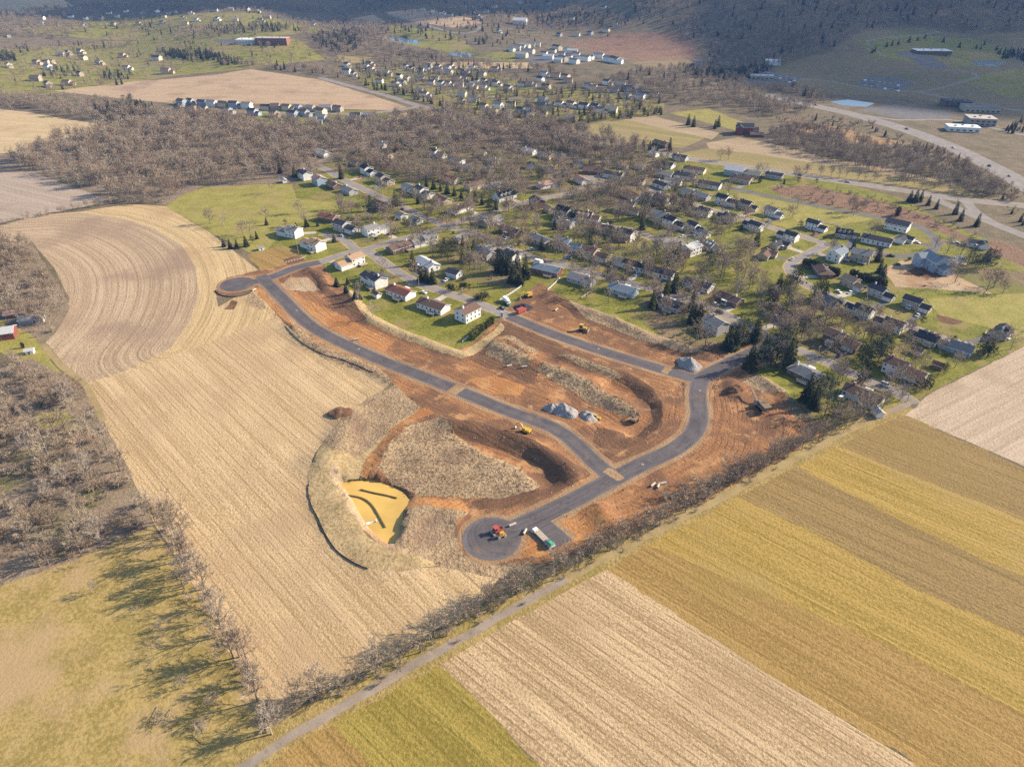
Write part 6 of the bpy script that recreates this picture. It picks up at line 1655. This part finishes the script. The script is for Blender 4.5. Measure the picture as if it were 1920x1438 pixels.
evergreens(["pine0", "pine1"], (10, 12), "broad green pine", "between the split-level houses of the diagonal street", G1, [(1100, 468), (1108, 462), (1010, 343), (1140, 358)])
evergreens(DK + ["spruce1"], (8, 13), "tall spruce", "around the houses right of the upper bare soil", G1, [(1264, 548), (1250, 552), (1224, 578), (1302, 600), (1310, 606), (1296, 607), (1282, 395), (1292, 393), (1365, 655), (1378, 652)])
evergreens(["spruce1", "pine1", "spruce0"], (11, 16), "big evergreen", "in the clump above the fork of the new roads", G1, [(1415, 640), (1405, 692), (1424, 694), (1443, 685), (1456, 672), (1468, 668), (1384, 650), (1462, 694), (1478, 686), (1432, 668)])
evergreens(["pine0", "spruce1"], (9, 13), "broad pine", "in the dark belt above the winding street", G1, [(1452, 562), (1466, 550), (1480, 545), (1492, 540), (1458, 548), (1524, 566), (1535, 561), (1546, 556), (1475, 560)])
evergreens(["column1"], (5, 6.5), "dark hedge evergreen", "in the dark hedges of the winding street", "hedge evergreens of the winding street", [(1508 + 7.5 * k, 497 + 2.6 * k) for k in range(9)] + [(1597 + 7.5 * k, 520 + 2.1 * k) for k in range(9)], "hedge_tree", sx=1.6)
evergreens(DK, (9, 12), "tall dark spruce", "ending the dark hedge of the winding street", G1, [(1648, 512), (1653, 525), (1646, 490)])
evergreens(DK + ["pine1"], (7, 11), "dark pine", "by the white house at the right edge", G1, [(1812, 500), (1826, 505), (1840, 505), (1853, 500), (1822, 492), (1848, 490)])
evergreens(["spruce0", "pine0", "column1"], (4, 7), "small dark evergreen", "along the dark looping street", G1, [(1600, 466), (1646, 480), (1500, 428), (1390, 432), (1682, 405), (1457, 400), (1530, 345), (1470, 345), (1495, 345), (1424, 343), (1410, 340)])
evergreens(["pine1", "pine0"], (11, 14), "large blue-green pine", "above the long low house at the lane end", G1, [(1615, 692), (1646, 678), (1630, 686), (1655, 668)])
evergreens(["pine1", "spruce0", "pine0"], (10, 15), "large dark pine", "at the right end of the bare soil", G1, [(1525, 765), (1545, 782), (1560, 790), (1535, 742), (1512, 752), (1550, 755)])
evergreens(["pine0", "bush0"], (4, 6), "round green evergreen", "at the edge of the pale field on the right", G1, [(1613, 716), (1738, 724), (1750, 718), (1730, 728), (1832, 672), (1845, 664), (1858, 655), (1727, 608), (1737, 668), (1770, 700)])
evergreens(DK + ["pine0"], (5, 8), "dark round evergreen", "at the lower corner of the park meadow", G1, [(420, 463), (432, 466), (445, 466), (462, 462), (474, 456), (482, 448), (500, 422), (556, 430), (536, 425), (575, 425), (596, 424), (655, 420), (665, 425), (672, 418)])
evergreens(["spruce0", "spruce1"], (8, 12), "dark evergreen", "at the upper edge of the suburb", G1, [(525, 325), (553, 332), (640, 335), (700, 280), (745, 285), (752, 282), (1205, 285), (1218, 282), (1230, 285), (1255, 283), (1190, 280), (1340, 242), (1346, 238), (1290, 235), (1300, 238)])
evergreens(DK, (7, 10), "dark spruce", "by the main road bend on the right", G1, [(1705, 378), (1715, 380), (1725, 378), (1740, 385), (1755, 392), (1790, 402), (1800, 415), (1830, 425)])
evergreens(DK, (7, 10), "lone dark spruce", "on the far right meadow", "spruces on the far right meadow", [(1662, 88), (1672, 86), (1684, 84), (1704, 80), (1720, 77), (1734, 73), (1768, 80), (1798, 90), (1830, 92), (1838, 94), (1845, 85), (1635, 100), (1640, 97), (1520, 183), (1508, 180)])
evergreens(["column1"], (3, 4), "tiny dark evergreen", "in the farm yard at the left edge", G1, [(44, 652)])

# single bare trees of the yards
G2 = "bare yard trees of the suburb"
YARD = [(512, 362), (573, 425), (470, 445), (395, 420), (420, 425), (455, 440), (500, 415), (675, 556), (725, 420), (718, 515), (760, 520), (775, 532), (840, 470), (815, 455), (880, 455), (905, 462), (700, 600), (1045, 470), (1150, 493), (1170, 488), (1207, 505), (1190, 462), (1100, 560), (1110, 540), (1140, 570),
        (1345, 520), (1365, 500), (1380, 515), (1395, 520), (1350, 480), (1425, 545), (1410, 540), (1270, 500), (1280, 510), (1260, 480), (1330, 545), (1225, 560), (1240, 590), (1215, 545), (1305, 640), (1322, 648), (1515, 640), (1500, 625), (1530, 635), (1545, 610), (1480, 600), (1450, 615), (1440, 605), (1520, 600),
        (1550, 665), (1565, 660), (1600, 640), (1632, 640), (1650, 650), (1620, 630), (1690, 735), (1705, 745), (1660, 750), (1655, 765), (1675, 760), (1590, 790), (1575, 780), (1610, 770), (1725, 700), (1760, 660), (1790, 690), (1850, 660), (1895, 655), (1888, 640), (1780, 515), (1790, 530), (1850, 545), (1862, 540), (1875, 535), (1880, 550),
        (1800, 480), (1775, 475), (1640, 440), (1630, 445), (1560, 475), (1480, 405), (1485, 410), (1430, 415), (1345, 400), (1355, 370), (1365, 365), (1420, 328), (1432, 328), (1490, 335), (1500, 336), (1495, 390), (1590, 400), (1600, 405), (1608, 400), (1745, 470), (1250, 520), (1235, 470), (1145, 455), (1160, 465), (1010, 420), (985, 415), (880, 420), (815, 430), (660, 400), (640, 400), (560, 400), (1050, 445), (1095, 500), (985, 445), (930, 510), (1350, 300), (1365, 300)]
for i, (px, py) in enumerate(YARD):
    x, y = at(px, py)
    if not clear_of(x, y, -3.0, 1.0): x, y = x + 5, y + 4
    pl = nearest_road(x, y)[4]
    k = pick(BARE + (["pale0"] if i % 7 == 0 else []))
    tree(k, x, y, rnd.uniform(10.5, 16.5), "bare yard tree", pl, G2)
for px, py, h, look, pl in [(674, 572, 9, "white-barked bare tree", "behind the charcoal-roofed split-level by the bare soil"), (716, 528, 8, "white-barked bare tree", "beside the street that ends at the site entrance"), (1350, 522, 20, "very tall slender bare tree", "on the open lawn below the turning circle"), (1592, 388, 9, "pale bare tree clump", "on the brown brush patch"), (1540, 380, 8, "pale bare tree clump", "on the brown brush patch")]:
    x, y = at(px, py); tree("pale1" if "white" in look or "pale" in look else "tall0", x, y, h, look, pl, G2)
for x, y in along([(1500, 322), (1560, 330), (1650, 340), (1740, 352), (1830, 366)], 22, 3):
    tree(pick(BARE), x, y, rnd.uniform(7, 12), "bare roadside tree", "between the main road and the tan field", "bare trees along the main road")
wood("yard_shrubs", "low bare shrubs scattered over the suburb yards", [(x, y, rnd.uniform(1.0, 3.0), pick(["shrub0", "shrub1", "shrub0", "bush0"])) for x, y in scatter([(600, 480), (640, 420), (700, 380), (900, 420), (1100, 410), (1300, 400), (1500, 440), (1700, 470), (1850, 520), (1700, 580), (1850, 640), (1700, 740), (1560, 780), (1480, 720), (1300, 640), (1100, 560), (980, 530), (900, 600), (760, 590)], 17, 66, lambda x, y: clear_of(x, y, -2, 1))]
     + [(x, y, rnd.uniform(1.5, 3.5), pick(["shrub0", "shrub1"])) for x, y in scatter([(1200, 570), (1260, 600), (1330, 640), (1400, 650), (1330, 662), (1230, 640)], 6, 67, lambda x, y: clear_of(x, y, 0, 2))]
     + [(x, y, rnd.uniform(1.5, 4.5), pick(["shrub0", "shrub1", "bare4"])) for x, y in scatter([(1440, 350), (1560, 352), (1700, 385), (1830, 440), (1900, 480), (1860, 500), (1790, 445), (1640, 400), (1480, 370)], 8, 68, lambda x, y: clear_of(x, y, 0, 2))])
wood("farm_trees", "bare trees and brush round the farm yard at the left edge", [(x, y, rnd.uniform(3, 9), pick(["bare0", "bare2", "shrub0", "bare4"])) for x, y in scatter([(-150, 610), (0, 600), (60, 600), (110, 612), (85, 640), (60, 632), (20, 600)], 6.5, 69)] + [(x, y, rnd.uniform(5, 9), pick(BARE)) for x, y in [at(40, 682), at(12, 700), at(25, 678), at(75, 700), at(60, 720), at(30, 720), at(95, 720), at(50, 700)]])
wood("estate_trees", "trees dotted over the far left lawns and house plots", [(x, y, rnd.uniform(5, 11), pick(BARE + BARE + ["spruce0", "pine0"])) for x, y in scatter([(-100, 120), (0, 95), (200, 80), (420, 64), (560, 76), (600, 110), (480, 127), (330, 140), (200, 158), (90, 172), (-100, 172)], 17, 71, lambda x, y: clear_of(x, y, 0, 2))] + [(x, y, rnd.uniform(6, 11), pick(BARE + ["spruce0"])) for x, y in scatter([(30, 52), (220, 30), (480, 18), (640, 50), (500, 70), (250, 76), (80, 62)], 18, 72, lambda x, y: clear_of(x, y, 0, 2))] + [(x, y, rnd.uniform(6, 11), pick(BARE + ["spruce0"])) for x, y in scatter([(640, 60), (760, 20), (1000, 10), (1200, 30), (1180, 60), (1060, 80), (1000, 100), (860, 80), (740, 90)], 27, 73, lambda x, y: clear_of(x, y, 0, 2))])
for px, py in [(232, 1070), (146, 1062), (250, 1105), (300, 1180), (262, 1150), (180, 1110), (345, 1290)]:
    x, y = at(px, py); tree(pick(BARE[:4]), x, y, rnd.uniform(4, 8), "lone small bare tree", "standing on the pasture", "bare trees on the pasture")
# dry grass, stones and clods of the building site
def in_regions(name, spacing, seed, ok=None, grow=0.0):
    out = []
    for i, r in enumerate(REGIONS):
        if r[0] != name: continue
        if r[1] == 'bank_grass': spacing = 4.5
        A = np.array(r[2]); rs = np.random.RandomState(seed + i)
        x0, y0 = A.min(0) - grow; x1, y1 = A.max(0) + grow
        n = int((x1 - x0) * (y1 - y0) / spacing ** 2)
        X, Y = rs.uniform(x0, x1, n), rs.uniform(y0, y1, n)
        m = inside(X, Y, r[2])
        if grow: m |= dist_line(X, Y, r[2] + [r[2][0]]) < grow * rs.uniform(0, 1, n)
        for l, w in ROADS_NEW: m &= dist_line(X, Y, l[::3] + [l[-1]]) > w / 2 + 1
        out += list(zip(X[m], Y[m]))
    return out
POND_W = P(*POND_PX)
wood("dry_grass_tufts", "dry straw-coloured grass tufts on the banks and mounds of the site", [(x, y, rnd.uniform(.4, .9), "tuft1" if rnd.random() < .15 + .4 * (vnoise(np.array([x / 9]), np.array([y / 9]), 4)[0] > .6) else "tuft0") for x, y in in_regions("tall_grass", 1.25, 300, None, 2.0) if not inside(np.array([x]), np.array([y]), POND_W)[0]])
wood("loose_stones", "pale stones and brown clods strewn over the bare soil", [(x, y, rnd.choice((.25, .35, .35, .5, .8)) * rnd.uniform(.7, 1.3), rnd.choice(("rock0", "rock1"))) for x, y in in_regions("site_soil", 3.4, 500)])
write_labels()
# ------------------------------------------------------------------ air and clouds
m = bpy.data.materials.new("haze_air"); m.use_nodes = True
nt = m.node_tree
for n in list(nt.nodes):
    if n.type == 'BSDF_PRINCIPLED': nt.nodes.remove(n)
pv = nt.nodes.new("ShaderNodeVolumePrincipled")
pv.inputs["Color"].default_value = (0.20, 0.44, 1.0, 1)
pv.inputs["Density"].default_value = 0.00007
pv.inputs["Anisotropy"].default_value = 0.0
nt.links.new(pv.outputs[0], nt.nodes["Material Output"].inputs["Volume"])
MATS["haze_air"] = m
zmin, ztop = -6.0, 420.0
o = link("haze", MB().box((0, 3500, (zmin + ztop) / 2), (14600, 11400, ztop - zmin)).mesh("haze", "haze_air"))
o["kind"] = "stuff"; o["label"] = "thin blue winter haze over the valley"

m, nt, b = new_mat("cloud_white")
out = nt.nodes["Material Output"]
tr = N(nt, "ShaderNodeBsdfTransparent"); tl = N(nt, "ShaderNodeBsdfTranslucent"); tl.inputs[0].default_value = (.9, .9, .92, 1)
ms = N(nt, "ShaderNodeMixShader")
pos = N(nt, "ShaderNodeNewGeometry").outputs["Position"]
nt.links.new(remap(nt, noise(nt, pos, 0.0035, 4, 0.6), 0.26, 0.52, 0.25, 0.86), ms.inputs[0])
nt.links.new(tr.outputs[0], ms.inputs[1]); nt.links.new(tl.outputs[0], ms.inputs[2]); nt.links.new(ms.outputs[0], out.inputs["Surface"])
def cloud(gx, gy, rx, ry, look, seed):
    """a thin winter cloud high above; its shade falls on the land at gx, gy"""
    g = random.Random(seed)
    hgt = 1800.0; t = hgt / sdir.z
    V, F = [], []
    n, rings = 40, 14
    for i in range(rings + 1):
        th = math.pi * i / rings
        for k in range(n):
            a = 2 * math.pi * k / n
            w = 1 + .16 * math.sin(3 * a + seed) + .1 * math.sin(5 * a + seed * 2) + .06 * math.sin(9 * a)
            V.append((rx * w * math.sin(th) * math.cos(a), ry * w * math.sin(th) * math.sin(a), 130 * math.cos(th) * (1 + .3 * math.sin(4 * a + 3 * th + seed))))
    for i in range(rings):
        for k in range(n):
            F.append((i * n + k, (i + 1) * n + k, (i + 1) * n + (k + 1) % n, i * n + (k + 1) % n))
    o = link("cloud", MB().add(V, F).mesh("cloud", "cloud_white", smooth=True), None, (gx + sdir.x * t, gy + sdir.y * t, hgt))
    o["kind"] = "stuff"; o["label"] = look
cloud(1150, 1600, 800, 760, "thin cloud over the mountain on the right", 3)
cloud(-150, 2250, 620, 380, "thin cloud over the far ridge", 8)
cloud(-1100, 2150, 520, 260, "thin cloud over the far left hills", 5)
